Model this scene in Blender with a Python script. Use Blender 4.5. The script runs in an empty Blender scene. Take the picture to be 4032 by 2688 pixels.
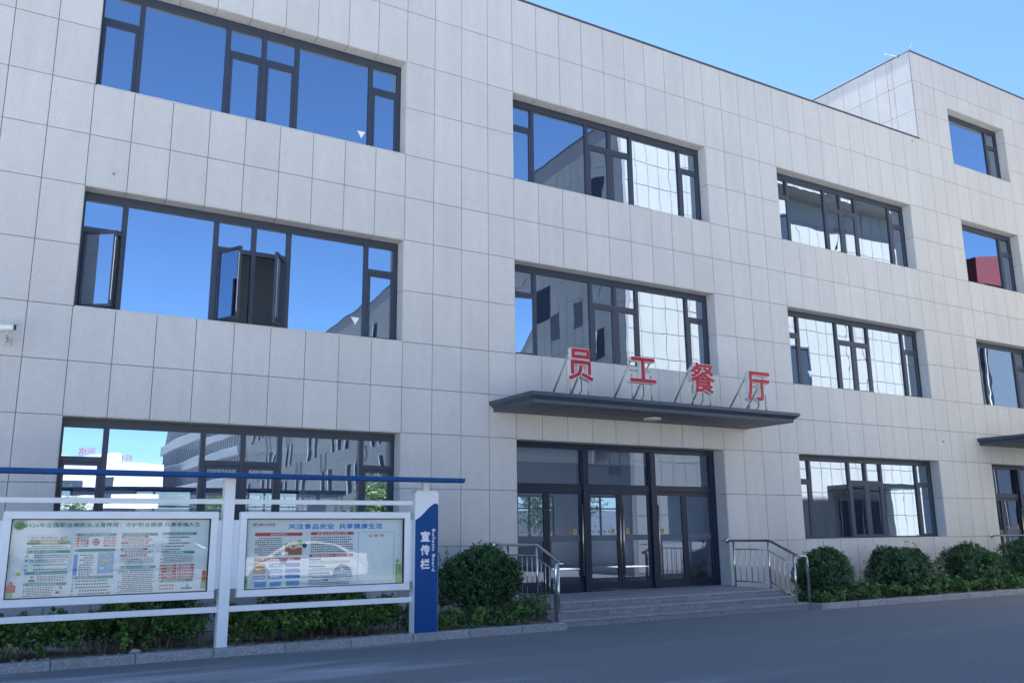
import bpy, math, random
import numpy as np
from mathutils import Vector, Matrix
random.seed(7)
rng = np.random.default_rng(7)
scene = bpy.context.scene
COL = scene.collection

# ------------------------------------------------------------------ camera
CAM_POS = Vector((-0.9934, -15.5918, 1.65))
RV = Vector((0.85849509, -0.51272074, -0.01017951))
UV_ = Vector((-0.10010935, -0.18702427, 0.97724104))
FV = Vector((0.50295556, 0.83793757, 0.21188756))
cam_d = bpy.data.cameras.new('camera'); cam = bpy.data.objects.new('camera', cam_d); COL.objects.link(cam)
cam_d.sensor_width = 36; cam_d.lens = 3453.5 / 4032 * 36
cam_d.clip_start = 0.1; cam_d.clip_end = 3000
cam.matrix_world = Matrix(((RV.x, UV_.x, -FV.x, CAM_POS.x), (RV.y, UV_.y, -FV.y, CAM_POS.y), (RV.z, UV_.z, -FV.z, CAM_POS.z), (0, 0, 0, 1)))
scene.camera = cam

# ------------------------------------------------------------------ sky, sun, exposure
SUN_EL, SUN_AZ = math.radians(53), math.radians(-2.0)
world = bpy.data.worlds.new('World'); scene.world = world; world.use_nodes = True
nt = world.node_tree; nt.nodes.clear()
sky = nt.nodes.new('ShaderNodeTexSky'); sky.sky_type = 'NISHITA'; sky.sun_disc = False
sky.sun_elevation = SUN_EL; sky.sun_rotation = SUN_AZ; sky.altitude = 200
sky.air_density = 0.9; sky.dust_density = 0.0; sky.ozone_density = 8.0
bg = nt.nodes.new('ShaderNodeBackground'); bg.inputs['Strength'].default_value = 0.052
wo = nt.nodes.new('ShaderNodeOutputWorld')
nt.links.new(sky.outputs[0], bg.inputs[0]); nt.links.new(bg.outputs[0], wo.inputs[0])
sd = bpy.data.lights.new('sun', 'SUN'); sd.energy = 5.0; sd.angle = math.radians(0.53); sd.color = (1, 0.955, 0.89)
so = bpy.data.objects.new('sun', sd); COL.objects.link(so)
S = Vector((math.sin(SUN_AZ) * math.cos(SUN_EL), math.cos(SUN_AZ) * math.cos(SUN_EL), math.sin(SUN_EL)))
so.rotation_euler = S.to_track_quat('Z', 'Y').to_euler()
vs = scene.view_settings
scene.display_settings.display_device = 'sRGB'
vs.view_transform = 'Standard'; vs.look = 'None'; vs.gamma = 1; vs.use_curve_mapping = False
vs.exposure = 2.6
scene.render.engine = 'CYCLES'
scene.cycles.max_bounces = 8; scene.cycles.transparent_max_bounces = 12; scene.cycles.glossy_bounces = 5

# ------------------------------------------------------------------ helpers
class MB:
    def __init__(s): s.v = []; s.f = []; s.m = []
    def quad(s, a, b, c, d, mi=0):
        n = len(s.v); s.v += [tuple(a), tuple(b), tuple(c), tuple(d)]; s.f.append((n, n+1, n+2, n+3)); s.m.append(mi)
    def tri(s, a, b, c, mi=0):
        n = len(s.v); s.v += [tuple(a), tuple(b), tuple(c)]; s.f.append((n, n+1, n+2)); s.m.append(mi)
    def poly(s, pts, mi=0):
        n = len(s.v); s.v += [tuple(p) for p in pts]; s.f.append(tuple(range(n, n+len(pts)))); s.m.append(mi)
    def box(s, x0, x1, y0, y1, z0, z1, mi=0, bev=0.0):
        if x0 > x1: x0, x1 = x1, x0
        if y0 > y1: y0, y1 = y1, y0
        if z0 > z1: z0, z1 = z1, z0
        n = len(s.v)
        if bev <= 0:
            s.v += [(x0,y0,z0),(x1,y0,z0),(x1,y1,z0),(x0,y1,z0),(x0,y0,z1),(x1,y0,z1),(x1,y1,z1),(x0,y1,z1)]
            for q in ((0,3,2,1),(4,5,6,7),(0,1,5,4),(1,2,6,5),(2,3,7,6),(3,0,4,7)):
                s.f.append(tuple(n+i for i in q)); s.m.append(mi)
            return
        b = min(bev, (x1-x0)/2.2, (y1-y0)/2.2, (z1-z0)/2.2)
        # chamfered box: 24 vertices
        idx = {}
        def V(x, y, z):
            k = (round(x,6), round(y,6), round(z,6))
            if k not in idx: idx[k] = len(s.v); s.v.append((x,y,z))
            return idx[k]
        X = (x0, x1); Y = (y0, y1); Z = (z0, z1); sg = (1, -1)
        P = {}
        for i in (0,1):
            for j in (0,1):
                for k in (0,1):
                    P[i,j,k,'x'] = V(X[i], Y[j]+sg[j]*b, Z[k]+sg[k]*b)
                    P[i,j,k,'y'] = V(X[i]+sg[i]*b, Y[j], Z[k]+sg[k]*b)
                    P[i,j,k,'z'] = V(X[i]+sg[i]*b, Y[j]+sg[j]*b, Z[k])
        F = []
        for i in (0,1): F.append([P[i,0,0,'x'],P[i,1,0,'x'],P[i,1,1,'x'],P[i,0,1,'x']][::1 if i else -1])
        for j in (0,1): F.append([P[0,j,0,'y'],P[0,j,1,'y'],P[1,j,1,'y'],P[1,j,0,'y']][::1 if j else -1])
        for k in (0,1): F.append([P[0,0,k,'z'],P[1,0,k,'z'],P[1,1,k,'z'],P[0,1,k,'z']][::1 if k else -1])
        for i in (0,1):
            for j in (0,1): F.append([P[i,j,0,'x'],P[i,j,1,'x'],P[i,j,1,'y'],P[i,j,0,'y']][::1 if i==j else -1][::-1])
            for k in (0,1): F.append([P[i,0,k,'x'],P[i,1,k,'x'],P[i,1,k,'z'],P[i,0,k,'z']][::1 if i==k else -1])
        for j in (0,1):
            for k in (0,1): F.append([P[0,j,k,'y'],P[1,j,k,'y'],P[1,j,k,'z'],P[0,j,k,'z']][::1 if j==k else -1][::-1])
        for i in (0,1):
            for j in (0,1):
                for k in (0,1): F.append([P[i,j,k,'x'],P[i,j,k,'y'],P[i,j,k,'z']])
        for q in F: s.f.append(tuple(q)); s.m.append(mi)
    def tube(s, pts, r, n=8, mi=0, cap=True):
        pts = [Vector(p) for p in pts]
        rs = r if isinstance(r, (list, tuple)) else [r]*len(pts)
        base = len(s.v); up = None
        for i, p in enumerate(pts):
            if i == 0: t = pts[1]-p
            elif i == len(pts)-1: t = p-pts[i-1]
            else: t = (pts[i+1]-p).normalized() + (p-pts[i-1]).normalized()
            t.normalize()
            if up is None: up = t.orthogonal().normalized()
            a = (up - t*up.dot(t))
            a = a.normalized() if a.length > 1e-6 else t.orthogonal().normalized()
            up = a; b = t.cross(a)
            for k in range(n):
                th = 2*math.pi*k/n
                s.v.append(tuple(p + (a*math.cos(th)+b*math.sin(th))*rs[i]))
        for i in range(len(pts)-1):
            for k in range(n):
                s.f.append((base+i*n+k, base+i*n+(k+1)%n, base+(i+1)*n+(k+1)%n, base+(i+1)*n+k)); s.m.append(mi)
        if cap:
            s.f.append(tuple(base+k for k in range(n))[::-1]); s.m.append(mi)
            s.f.append(tuple(base+(len(pts)-1)*n+k for k in range(n))); s.m.append(mi)
    def lathe(s, c, prof, n=24, axis='z', mi=0):
        base = len(s.v); c = Vector(c)
        for (r, h) in prof:
            for k in range(n):
                th = 2*math.pi*k/n; a, b = r*math.cos(th), r*math.sin(th)
                s.v.append(tuple(c + (Vector((a,b,h)) if axis=='z' else Vector((a,h,b)) if axis=='y' else Vector((h,a,b)))))
        for i in range(len(prof)-1):
            for k in range(n):
                s.f.append((base+i*n+k, base+i*n+(k+1)%n, base+(i+1)*n+(k+1)%n, base+(i+1)*n+k)); s.m.append(mi)
    def prism(s, pts, y0, y1, mi=0, front=None):
        """polygon in x,z extruded along y (front face at y0)"""
        n = len(pts); b = len(s.v)
        s.v += [(x,y0,z) for x,z in pts] + [(x,y1,z) for x,z in pts]
        s.f.append(tuple(range(b, b+n))); s.m.append(mi if front is None else front)
        s.f.append(tuple(range(b+n, b+2*n))[::-1]); s.m.append(mi)
        for i in range(n):
            j = (i+1)%n; s.f.append((b+i, b+n+i, b+n+j, b+j)); s.m.append(mi)
    def mesh(s, name, mats, smooth=False):
        me = bpy.data.meshes.new(name); me.from_pydata(s.v, [], s.f)
        for m in (mats if isinstance(mats, (list, tuple)) else [mats]): me.materials.append(m)
        if len(set(s.m)) > 1: me.polygons.foreach_set('material_index', s.m)
        if smooth: me.polygons.foreach_set('use_smooth', [True]*len(me.polygons))
        me.update(); return me
    def build(s, name, mats, parent=None, smooth=False, **kw):
        return link(name, s.mesh(name, mats, smooth), parent, **kw)

def link(name, data, parent=None, loc=None, rot=None, **props):
    o = bpy.data.objects.new(name, data); COL.objects.link(o)
    if parent is not None: o.parent = parent
    if loc is not None: o.location = loc
    if rot is not None: o.rotation_euler = rot
    for k, v in props.items(): o[k] = v
    return o
def thing(name, label, cat, loc=(0,0,0), group=None, rot=(0,0,0)):
    o = bpy.data.objects.new(name, None); COL.objects.link(o); o.location = loc; o.rotation_euler = rot
    o.empty_display_size = 0.2; o['label'] = label; o['category'] = cat
    if group: o['group'] = group
    return o
def children(o, _c={}):
    return [c for c in bpy.data.objects if c.parent == o]
def copy_tree(o, parent=None):
    c = o.copy(); COL.objects.link(c); c.parent = parent
    for ch in children(o): copy_tree(ch, c)
    return c

_fc = {}
def text_mesh(txt, size, mats, extrude=0.0, offset=0.0, bevel=0.0, align='LEFT', spacing=1.0, resolution=3, dz=0.00005):
    return bold_mesh(text_mesh0(txt, size, mats, extrude, 0.0, bevel, align, spacing, resolution), offset, 8 if extrude > .01 else 6, dz)
def text_mesh0(txt, size, mats, extrude=0.0, offset=0.0, bevel=0.0, align='LEFT', spacing=1.0, resolution=3):
    cu = bpy.data.curves.new('text', 'FONT'); cu.body = txt; cu.size = size; cu.extrude = extrude; cu.offset = offset
    cu.bevel_depth = bevel; cu.align_x = align; cu.space_character = spacing; cu.resolution_u = resolution
    ob = bpy.data.objects.new('text', cu); COL.objects.link(ob)
    dg = bpy.context.evaluated_depsgraph_get(); dg.update()
    me = bpy.data.meshes.new_from_object(ob.evaluated_get(dg)); bpy.data.objects.remove(ob)
    me.materials.clear()
    for m in (mats if isinstance(mats, (list, tuple)) else [mats]): me.materials.append(m)
    return me
def bold_mesh(me, d, n=8, dz=0.00012):
    """thicken lettering by d: copies shifted round a circle, each a hair deeper so that no faces coincide"""
    if d <= 0: return me
    k = len(me.vertices); a = np.empty(k*3); me.vertices.foreach_get('co', a); a = a.reshape(-1, 3)
    ps = [tuple(p.vertices) for p in me.polygons]; V = [a]; F = list(ps)
    for i in range(n):
        th = 2*math.pi*(i+.5)/n; V.append(a+np.array([math.cos(th)*d*(1-.017*i), math.sin(th)*d*(1-.023*i), -dz*(i+1)])); F += [tuple(v+k*(i+1) for v in p) for p in ps]
    o = bpy.data.meshes.new(me.name); o.from_pydata(np.concatenate(V).tolist(), [], F)
    for m in me.materials: o.materials.append(m)
    return o
def stand_text(me, cx, cy, cz, w=None, h=None, anchor='c'):
    """turn text from XY to XZ plane facing -y, fit to width/height, centre at point; returns the mesh"""
    n = len(me.vertices); a = np.empty(n*3); me.vertices.foreach_get('co', a); a = a.reshape(-1, 3)
    lo, hi = a.min(0), a.max(0)
    sx = w/(hi[0]-lo[0]) if w else None; sy = h/(hi[1]-lo[1]) if h else None
    if sx is None: sx = sy if sy else 1
    if sy is None: sy = sx
    c = (lo+hi)/2
    ax = c[0] if anchor == 'c' else lo[0]
    b = np.stack([(a[:,0]-ax)*sx+cx, -(a[:,2]-c[2])+cy, (a[:,1]-c[1])*sy+cz], 1)
    me.vertices.foreach_set('co', b.astype(np.float32).ravel()); me.update(); return me

# ------------------------------------------------------------------ materials
def mat(name, color, rough=0.6, metal=0.0, spec=0.5, noise=None, bump=None, rnd=0.0, coat=0.0, emission=None):
    m = bpy.data.materials.new(name); m.use_nodes = True; t = m.node_tree; p = t.nodes['Principled BSDF']
    p.inputs['Base Color'].default_value = (*color, 1); p.inputs['Roughness'].default_value = rough
    p.inputs['Metallic'].default_value = metal; p.inputs['Specular IOR Level'].default_value = spec
    p.inputs['Coat Weight'].default_value = coat
    geo = t.nodes.new('ShaderNodeNewGeometry'); col = None
    if noise:
        # list of (scale, amount, (sx,sy,sz))
        col = None
        for (sc, amt, st) in noise:
            mp = t.nodes.new('ShaderNodeMapping'); mp.inputs['Scale'].default_value = st
            nz = t.nodes.new('ShaderNodeTexNoise'); nz.inputs['Scale'].default_value = sc; nz.inputs['Detail'].default_value = 4
            t.links.new(geo.outputs['Position'], mp.inputs[0]); t.links.new(mp.outputs[0], nz.inputs['Vector'])
            mr = t.nodes.new('ShaderNodeMapRange'); mr.inputs[1].default_value = 0.3; mr.inputs[2].default_value = 0.7
            mr.inputs[3].default_value = 1-amt; mr.inputs[4].default_value = 1+amt
            t.links.new(nz.outputs[0], mr.inputs[0])
            if col is None: col = mr.outputs[0]
            else:
                mu = t.nodes.new('ShaderNodeMath'); mu.operation = 'MULTIPLY'
                t.links.new(col, mu.inputs[0]); t.links.new(mr.outputs[0], mu.inputs[1]); col = mu.outputs[0]
    if rnd:
        oi = t.nodes.new('ShaderNodeObjectInfo'); mr = t.nodes.new('ShaderNodeMapRange')
        mr.inputs[3].default_value = 1-rnd; mr.inputs[4].default_value = 1+rnd
        t.links.new(oi.outputs['Random'], mr.inputs[0])
        if col is None: col = mr.outputs[0]
        else:
            mu = t.nodes.new('ShaderNodeMath'); mu.operation = 'MULTIPLY'
            t.links.new(col, mu.inputs[0]); t.links.new(mr.outputs[0], mu.inputs[1]); col = mu.outputs[0]
    if col is not None:
        vm = t.nodes.new('ShaderNodeVectorMath'); vm.operation = 'SCALE'; vm.inputs[0].default_value = color
        t.links.new(col, vm.inputs['Scale']); t.links.new(vm.outputs[0], p.inputs['Base Color'])
    if bump:
        sc, dist = bump
        nz = t.nodes.new('ShaderNodeTexNoise'); nz.inputs['Scale'].default_value = sc; nz.inputs['Detail'].default_value = 5
        t.links.new(geo.outputs['Position'], nz.inputs['Vector'])
        bp = t.nodes.new('ShaderNodeBump'); bp.inputs['Distance'].default_value = dist; bp.inputs['Strength'].default_value = 0.6
        t.links.new(nz.outputs[0], bp.inputs['Height']); t.links.new(bp.outputs[0], p.inputs['Normal'])
    if emission:
        p.inputs['Emission Color'].default_value = (*emission[0], 1); p.inputs['Emission Strength'].default_value = emission[1]
    return m
def glass_mat(name, refl_col, base, trans_col, wav=(1.6, 0.0007), tint_fres=1.0, rnd_tilt=0.0):
    m = bpy.data.materials.new(name); m.use_nodes = True; t = m.node_tree; t.nodes.clear()
    out = t.nodes.new('ShaderNodeOutputMaterial'); g = t.nodes.new('ShaderNodeBsdfGlossy'); g.inputs['Roughness'].default_value = 0.0
    g.inputs['Color'].default_value = (*refl_col, 1)
    tr = t.nodes.new('ShaderNodeBsdfTransparent'); tr.inputs['Color'].default_value = (*trans_col, 1)
    fr = t.nodes.new('ShaderNodeFresnel'); fr.inputs['IOR'].default_value = 1.52
    mr = t.nodes.new('ShaderNodeMapRange'); mr.inputs[3].default_value = base; mr.inputs[4].default_value = min(1, base+tint_fres)
    mx = t.nodes.new('ShaderNodeMixShader')
    geo = t.nodes.new('ShaderNodeNewGeometry'); nz = t.nodes.new('ShaderNodeTexNoise')
    nz.inputs['Scale'].default_value = wav[0]; nz.inputs['Detail'].default_value = 1.0
    oi = t.nodes.new('ShaderNodeObjectInfo'); ad = t.nodes.new('ShaderNodeVectorMath'); ad.operation = 'ADD'
    cx = t.nodes.new('ShaderNodeCombineXYZ'); ml = t.nodes.new('ShaderNodeMath'); ml.operation = 'MULTIPLY'; ml.inputs[1].default_value = 40
    t.links.new(oi.outputs['Random'], ml.inputs[0]); t.links.new(ml.outputs[0], cx.inputs[1])
    t.links.new(geo.outputs['Position'], ad.inputs[0]); t.links.new(cx.outputs[0], ad.inputs[1]); t.links.new(ad.outputs[0], nz.inputs['Vector'])
    bp = t.nodes.new('ShaderNodeBump'); bp.inputs['Distance'].default_value = wav[1]; bp.inputs['Strength'].default_value = 1
    t.links.new(nz.outputs[0], bp.inputs['Height']); t.links.new(bp.outputs[0], g.inputs['Normal'])
    t.links.new(fr.outputs[0], mr.inputs[0]); t.links.new(mr.outputs[0], mx.inputs[0])
    t.links.new(tr.outputs[0], mx.inputs[1]); t.links.new(g.outputs[0], mx.inputs[2]); t.links.new(mx.outputs[0], out.inputs[0])
    return m
def leaf_mat(name, c1, c2, c3):
    m = bpy.data.materials.new(name); m.use_nodes = True; t = m.node_tree; p = t.nodes['Principled BSDF']
    at = t.nodes.new('ShaderNodeAttribute'); at.attribute_name = 'tone'
    cr = t.nodes.new('ShaderNodeValToRGB'); cr.color_ramp.elements[0].color = (*c1, 1); cr.color_ramp.elements[1].color = (*c3, 1)
    e = cr.color_ramp.elements.new(0.6); e.color = (*c2, 1)
    t.links.new(at.outputs['Fac'], cr.inputs[0]); t.links.new(cr.outputs[0], p.inputs['Base Color'])
    p.inputs['Roughness'].default_value = 0.38; p.inputs['Specular IOR Level'].default_value = 0.5
    tl = t.nodes.new('ShaderNodeBsdfTranslucent'); t.links.new(cr.outputs[0], tl.inputs[0])
    mx = t.nodes.new('ShaderNodeMixShader'); mx.inputs[0].default_value = 0.25
    t.links.new(p.outputs[0], mx.inputs[1]); t.links.new(tl.outputs[0], mx.inputs[2])
    t.links.new(mx.outputs[0], t.nodes['Material Output'].inputs[0]); return m

M = {}
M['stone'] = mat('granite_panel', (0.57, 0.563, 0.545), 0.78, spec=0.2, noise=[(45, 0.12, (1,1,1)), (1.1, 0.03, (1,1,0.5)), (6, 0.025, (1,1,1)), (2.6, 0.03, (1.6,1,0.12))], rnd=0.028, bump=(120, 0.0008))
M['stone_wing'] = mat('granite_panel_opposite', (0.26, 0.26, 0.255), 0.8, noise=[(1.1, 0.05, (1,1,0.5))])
M['bitumen'] = mat('roof_bitumen', (0.07, 0.07, 0.075), 0.9)
M['brass'] = mat('brushed_handle', (0.52, 0.45, 0.36), 0.3, metal=0.9)
M['joint'] = mat('joint_sealant', (0.155, 0.16, 0.185), 0.8)
M['concrete'] = mat('concrete', (0.35, 0.35, 0.34), 0.9, noise=[(3, 0.1, (1,1,1))])
M['frame'] = mat('dark_aluminium', (0.034, 0.046, 0.072), 0.45, metal=0.0, spec=0.5, rnd=0.0)
M['frame_door'] = mat('dark_door_metal', (0.018, 0.028, 0.052), 0.3, metal=0.0, spec=0.3)
M['gasket'] = mat('rubber_gasket', (0.02, 0.02, 0.025), 0.6)
M['glass'] = glass_mat('coated_window_glass', (0.68, 0.83, 1.0), 0.55, (0.30, 0.36, 0.42), wav=(1.6, 0.0010))
M['glass_door'] = glass_mat('door_glass', (0.42, 0.52, 0.72), 0.20, (0.24, 0.31, 0.42), wav=(0.8, 0.0003), tint_fres=0.9)
M['glass_board'] = glass_mat('board_glass', (0.9, 0.95, 1.0), 0.02, (0.9, 0.94, 0.95), wav=(2.0, 0.0006), tint_fres=0.65)
M['canopy'] = mat('dark_canopy_metal', (0.06, 0.08, 0.115), 0.4, metal=0.2, noise=[(4, 0.08, (1,1,1))])
M['soffit'] = mat('canopy_soffit', (0.10, 0.115, 0.145), 0.5, metal=0.1, rnd=0.05)
M['coping'] = mat('coping_metal', (0.10, 0.10, 0.125), 0.5, metal=0.3)
M['steel'] = mat('stainless_steel', (0.62, 0.61, 0.58), 0.22, metal=1.0, noise=[(8, 0.05, (1,1,1))])
M['steel_dull'] = mat('dull_galvanised_steel', (0.40, 0.41, 0.38), 0.5, metal=0.7, noise=[(20, 0.15, (1,1,1))])
M['asphalt'] = mat('asphalt', (0.062, 0.066, 0.072), 0.8, spec=0.35)
M['granite'] = mat('grey_granite', (0.31, 0.31, 0.32), 0.7, noise=[(38, 0.32, (1,1,1)), (2, 0.06, (1,1,1))], rnd=0.07, bump=(90, 0.001))
M['granite_rough'] = mat('rough_granite', (0.22, 0.23, 0.25), 0.85, noise=[(35, 0.4, (1,1,1.4)), (3, 0.1, (1,1,1))], rnd=0.08, bump=(40, 0.004))
M['bounce_concrete'] = mat('bounce_concrete', (0.30, 0.295, 0.28), 0.85, noise=[(0.6, 0.08, (1,1,1)), (6, 0.06, (1,1,1))])
M['soil'] = mat('soil', (0.27, 0.22, 0.175), 0.95, noise=[(9, 0.35, (1,1,1)), (1.5, 0.2, (1,1,1))], bump=(14, 0.02))
M['rock'] = mat('rock', (0.46, 0.41, 0.36), 0.9, noise=[(12, 0.25, (1,1,1))], rnd=0.2)
M['white_paint'] = mat('white_powder_coat', (0.83, 0.86, 0.89), 0.4, noise=[(2, 0.03, (1,1,1))])
M['blue_paint'] = mat('blue_powder_coat', (0.001, 0.065, 0.24), 0.5, spec=.25, noise=[(1.5, 0.05, (1,1,1))])
M['white_print'] = mat('white_lettering', (0.8, 0.82, 0.85), 0.5)
M['red_face'] = mat('red_acrylic', (0.37, 0.008, 0.04), 0.45, noise=[(7, 0.18, (1,1,1)), (40, 0.06, (1,1,1))])
M['white_rim'] = mat('white_letter_rim', (0.68, 0.70, 0.68), 0.45, noise=[(14, 0.1, (1,1,1))])
M['cable'] = mat('black_cable', (0.02, 0.02, 0.02), 0.5)
M['lamp'] = mat('opal_lamp', (0.62, 0.66, 0.6), 0.4)
M['cctv'] = mat('camera_housing', (0.72, 0.78, 0.76), 0.4)
M['cctv_bracket'] = mat('camera_bracket', (0.55, 0.55, 0.50), 0.5)
M['black'] = mat('black_plastic', (0.02, 0.02, 0.022), 0.4)
M['sticker'] = mat('white_sticker', (0.85, 0.86, 0.88), 0.5)
M['yellow'] = mat('yellow_sticker', (0.5, 0.33, 0.10), 0.5)
M['orange'] = mat('orange_tape', (0.36, 0.18, 0.05), 0.5)
M['frost'] = mat('frosted_band', (0.10, 0.12, 0.16), 0.6)
M['band_print'] = mat('band_print', (0.10, 0.13, 0.22), 0.6)
M['room_wall'] = mat('room_wall', (0.50, 0.58, 0.70), 0.9)
M['room_dark'] = mat('room_ceiling', (0.7, 0.7, 0.7), 0.9)
M['floor_tile'] = mat('floor_tile', (0.12, 0.12, 0.12), 0.3)
M['leaf'] = leaf_mat('euonymus_leaf', (0.022, 0.062, 0.028), (0.065, 0.165, 0.06), (0.16, 0.31, 0.08))
M['leaf_hedge'] = leaf_mat('privet_leaf', (0.025, 0.07, 0.022), (0.085, 0.20, 0.045), (0.25, 0.42, 0.08))
M['leaf_tree'] = leaf_mat('tree_leaf', (0.03, 0.07, 0.02), (0.06, 0.12, 0.03), (0.12, 0.2, 0.05))
M['bark'] = mat('bark', (0.12, 0.085, 0.06), 0.9, noise=[(20, 0.3, (1,1,0.3))])
M['twig'] = mat('twig', (0.14, 0.12, 0.085), 0.9)
M['car_glass'] = mat('car_glass', (0.015, 0.018, 0.02), 0.05, spec=0.8)
M['tyre'] = mat('tyre', (0.02, 0.02, 0.02), 0.85)
M['alloy'] = mat('alloy_rim', (0.5, 0.5, 0.52), 0.3, metal=0.9)
M['headlight'] = mat('headlight_lens', (0.7, 0.73, 0.76), 0.08)
M['tail'] = mat('tail_light', (0.35, 0.01, 0.01), 0.15)
M['room_night'] = mat('dark_reveal_glass', (0.03, 0.04, 0.06), 0.9, spec=0.0)
M['louver'] = mat('louver_metal', (0.06, 0.065, 0.07), 0.5)
M['white_wall'] = mat('white_render', (0.42, 0.43, 0.44), 0.8, noise=[(1, 0.03, (1,1,1))])
M['ribbon_glass'] = mat('ribbon_glass', (0.05, 0.09, 0.15), 0.1, spec=1.0)
M['red_roof'] = mat('red_roof', (0.10, 0.016, 0.022), 0.6)
M['corrugated'] = mat('corrugated_cladding', (0.07, 0.09, 0.12), 0.5)
M['red_sign'] = mat('red_sign', (0.22, 0.006, 0.012), 0.5)
M['hill'] = mat('wooded_hill', (0.035, 0.06, 0.025), 0.95, noise=[(0.25, 0.5, (1,1,1))])
M['sill'] = M['frame']

# asphalt: faint sweeping dust streaks and aggregate
t = M['asphalt'].node_tree; p = t.nodes['Principled BSDF']; geo = t.nodes.new('ShaderNodeNewGeometry')
mp = t.nodes.new('ShaderNodeMapping'); mp.inputs['Scale'].default_value = (0.16, 1.1, 1); mp.inputs['Rotation'].default_value = (0, 0, math.radians(9))
n1 = t.nodes.new('ShaderNodeTexNoise'); n1.inputs['Scale'].default_value = 1.0; n1.inputs['Detail'].default_value = 7; n1.inputs['Roughness'].default_value = 0.62
t.links.new(geo.outputs['Position'], mp.inputs[0]); t.links.new(mp.outputs[0], n1.inputs['Vector'])
cr = t.nodes.new('ShaderNodeValToRGB'); el = cr.color_ramp.elements
el[0].position = 0.38; el[0].color = (0.185, 0.188, 0.190, 1); el[1].position = 0.72; el[1].color = (0.42, 0.42, 0.42, 1)
e = el.new(0.55); e.color = (0.205, 0.207, 0.209, 1)
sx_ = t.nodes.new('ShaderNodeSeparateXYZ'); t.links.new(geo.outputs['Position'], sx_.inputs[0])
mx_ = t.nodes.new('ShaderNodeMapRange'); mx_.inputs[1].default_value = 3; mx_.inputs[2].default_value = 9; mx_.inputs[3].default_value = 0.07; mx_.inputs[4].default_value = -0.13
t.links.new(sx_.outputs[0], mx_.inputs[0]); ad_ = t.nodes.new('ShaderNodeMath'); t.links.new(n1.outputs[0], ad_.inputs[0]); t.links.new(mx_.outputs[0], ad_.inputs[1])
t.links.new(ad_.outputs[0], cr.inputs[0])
n2 = t.nodes.new('ShaderNodeTexNoise'); n2.inputs['Scale'].default_value = 34; n2.inputs['Detail'].default_value = 3
t.links.new(geo.outputs['Position'], n2.inputs['Vector'])
mr = t.nodes.new('ShaderNodeMapRange'); mr.inputs[1].default_value = .3; mr.inputs[2].default_value = .7; mr.inputs[3].default_value = .8; mr.inputs[4].default_value = 1.22
t.links.new(n2.outputs[0], mr.inputs[0])
vm = t.nodes.new('ShaderNodeVectorMath'); vm.operation = 'SCALE'; t.links.new(cr.outputs[0], vm.inputs[0]); t.links.new(mr.outputs[0], vm.inputs['Scale'])
t.links.new(vm.outputs[0], p.inputs['Base Color'])
bp = t.nodes.new('ShaderNodeBump'); bp.inputs['Distance'].default_value = 0.003; bp.inputs['Strength'].default_value = 0.5
t.links.new(n2.outputs[0], bp.inputs['Height']); t.links.new(bp.outputs[0], p.inputs['Normal'])

# ------------------------------------------------------------------ grid of the facade
U = 0.65
ROWS = [13.763, 12.578, 11.391, 10.335, 9.283, 8.357, 7.436, 6.382, 5.333, 4.424, 3.541, 2.478, 1.386, 0.10]
TOWER_ROWS = [16.85, 15.82, 14.79, 13.763]
TX = 23.6                      # the tall block starts here
GY = 0.30                      # plane of the window frames
C0, C1 = -12, 54
Z_IN = 0.375                   # interior ground floor
# openings: x0, x1, z0, z1
WIN = []
for c in (0, 13, 26):
    for (zt, zb, n) in ((11.391, 9.283, 3), (7.436, 5.333, 2), (3.541, 1.386, 1)):
        if c == 13 and n == 1: continue
        WIN.append((c*U, (c+9)*U, zb, zt, n, c))
for (zt, zb, n) in ((15.295, 13.285, 4), (11.391, 9.283, 3), (7.436, 5.333, 2)):
    WIN.append((39*U, 44*U, zb, zt, n, 39))
for (zt, zb, n) in ((11.391, 9.283, 3), (7.436, 5.333, 2), (3.541, 1.386, 1)):    # bay past the left edge of the photograph
    WIN.append((-11*U, -6*U, zb, zt, n, -11))
DOORS = [(13*U, 22*U, Z_IN, 3.541), (39*U, 48*U, Z_IN, 3.541)]
OPEN = [(w[0], w[1], w[2], w[3]) for w in WIN] + DOORS

# ------------------------------------------------------------------ ground
g = MB(); g.quad((-900,-900,0),(900,-900,0),(900,900,0),(-900,900,0)); g.build('road', M['asphalt'], kind='structure')
g = MB(); g.quad((-70,-90,.004),(15.0,-90,.004),(15.0,-12.9,.004),(-70,-12.9,.004)); g.build('added_bounce_yard', M['bounce_concrete'], kind='structure')  # pale ground added behind the camera to bounce sunlight onto the shaded facade
BED_Y = -2.42
for (xa, xb) in ((-14, 7.88), (14.42, 40)):
    nx, ny = int((xb-xa)/0.12), 20
    vv = []; ff = []
    for i in range(nx+1):
        for j in range(ny+1):
            x = xa+(xb-xa)*i/nx; y = BED_Y+(0-BED_Y)*j/ny
            z = 0.085+0.018*math.sin(x*5.1+y*3)+0.02*math.sin(x*13.7-y*9.1)*math.sin(y*17+x*4)+random.uniform(-.008,.012)
            vv.append((x, y, z))
    for i in range(nx):
        for j in range(ny):
            a = i*(ny+1)+j; ff.append((a, a+ny+1, a+ny+2, a+1))
    me = bpy.data.meshes.new('soil_bed'); me.from_pydata(vv, [], ff); me.materials.append(M['soil'])
    me.polygons.foreach_set('use_smooth', [True]*len(me.polygons)); link('soil_bed', me, kind='structure')
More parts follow.
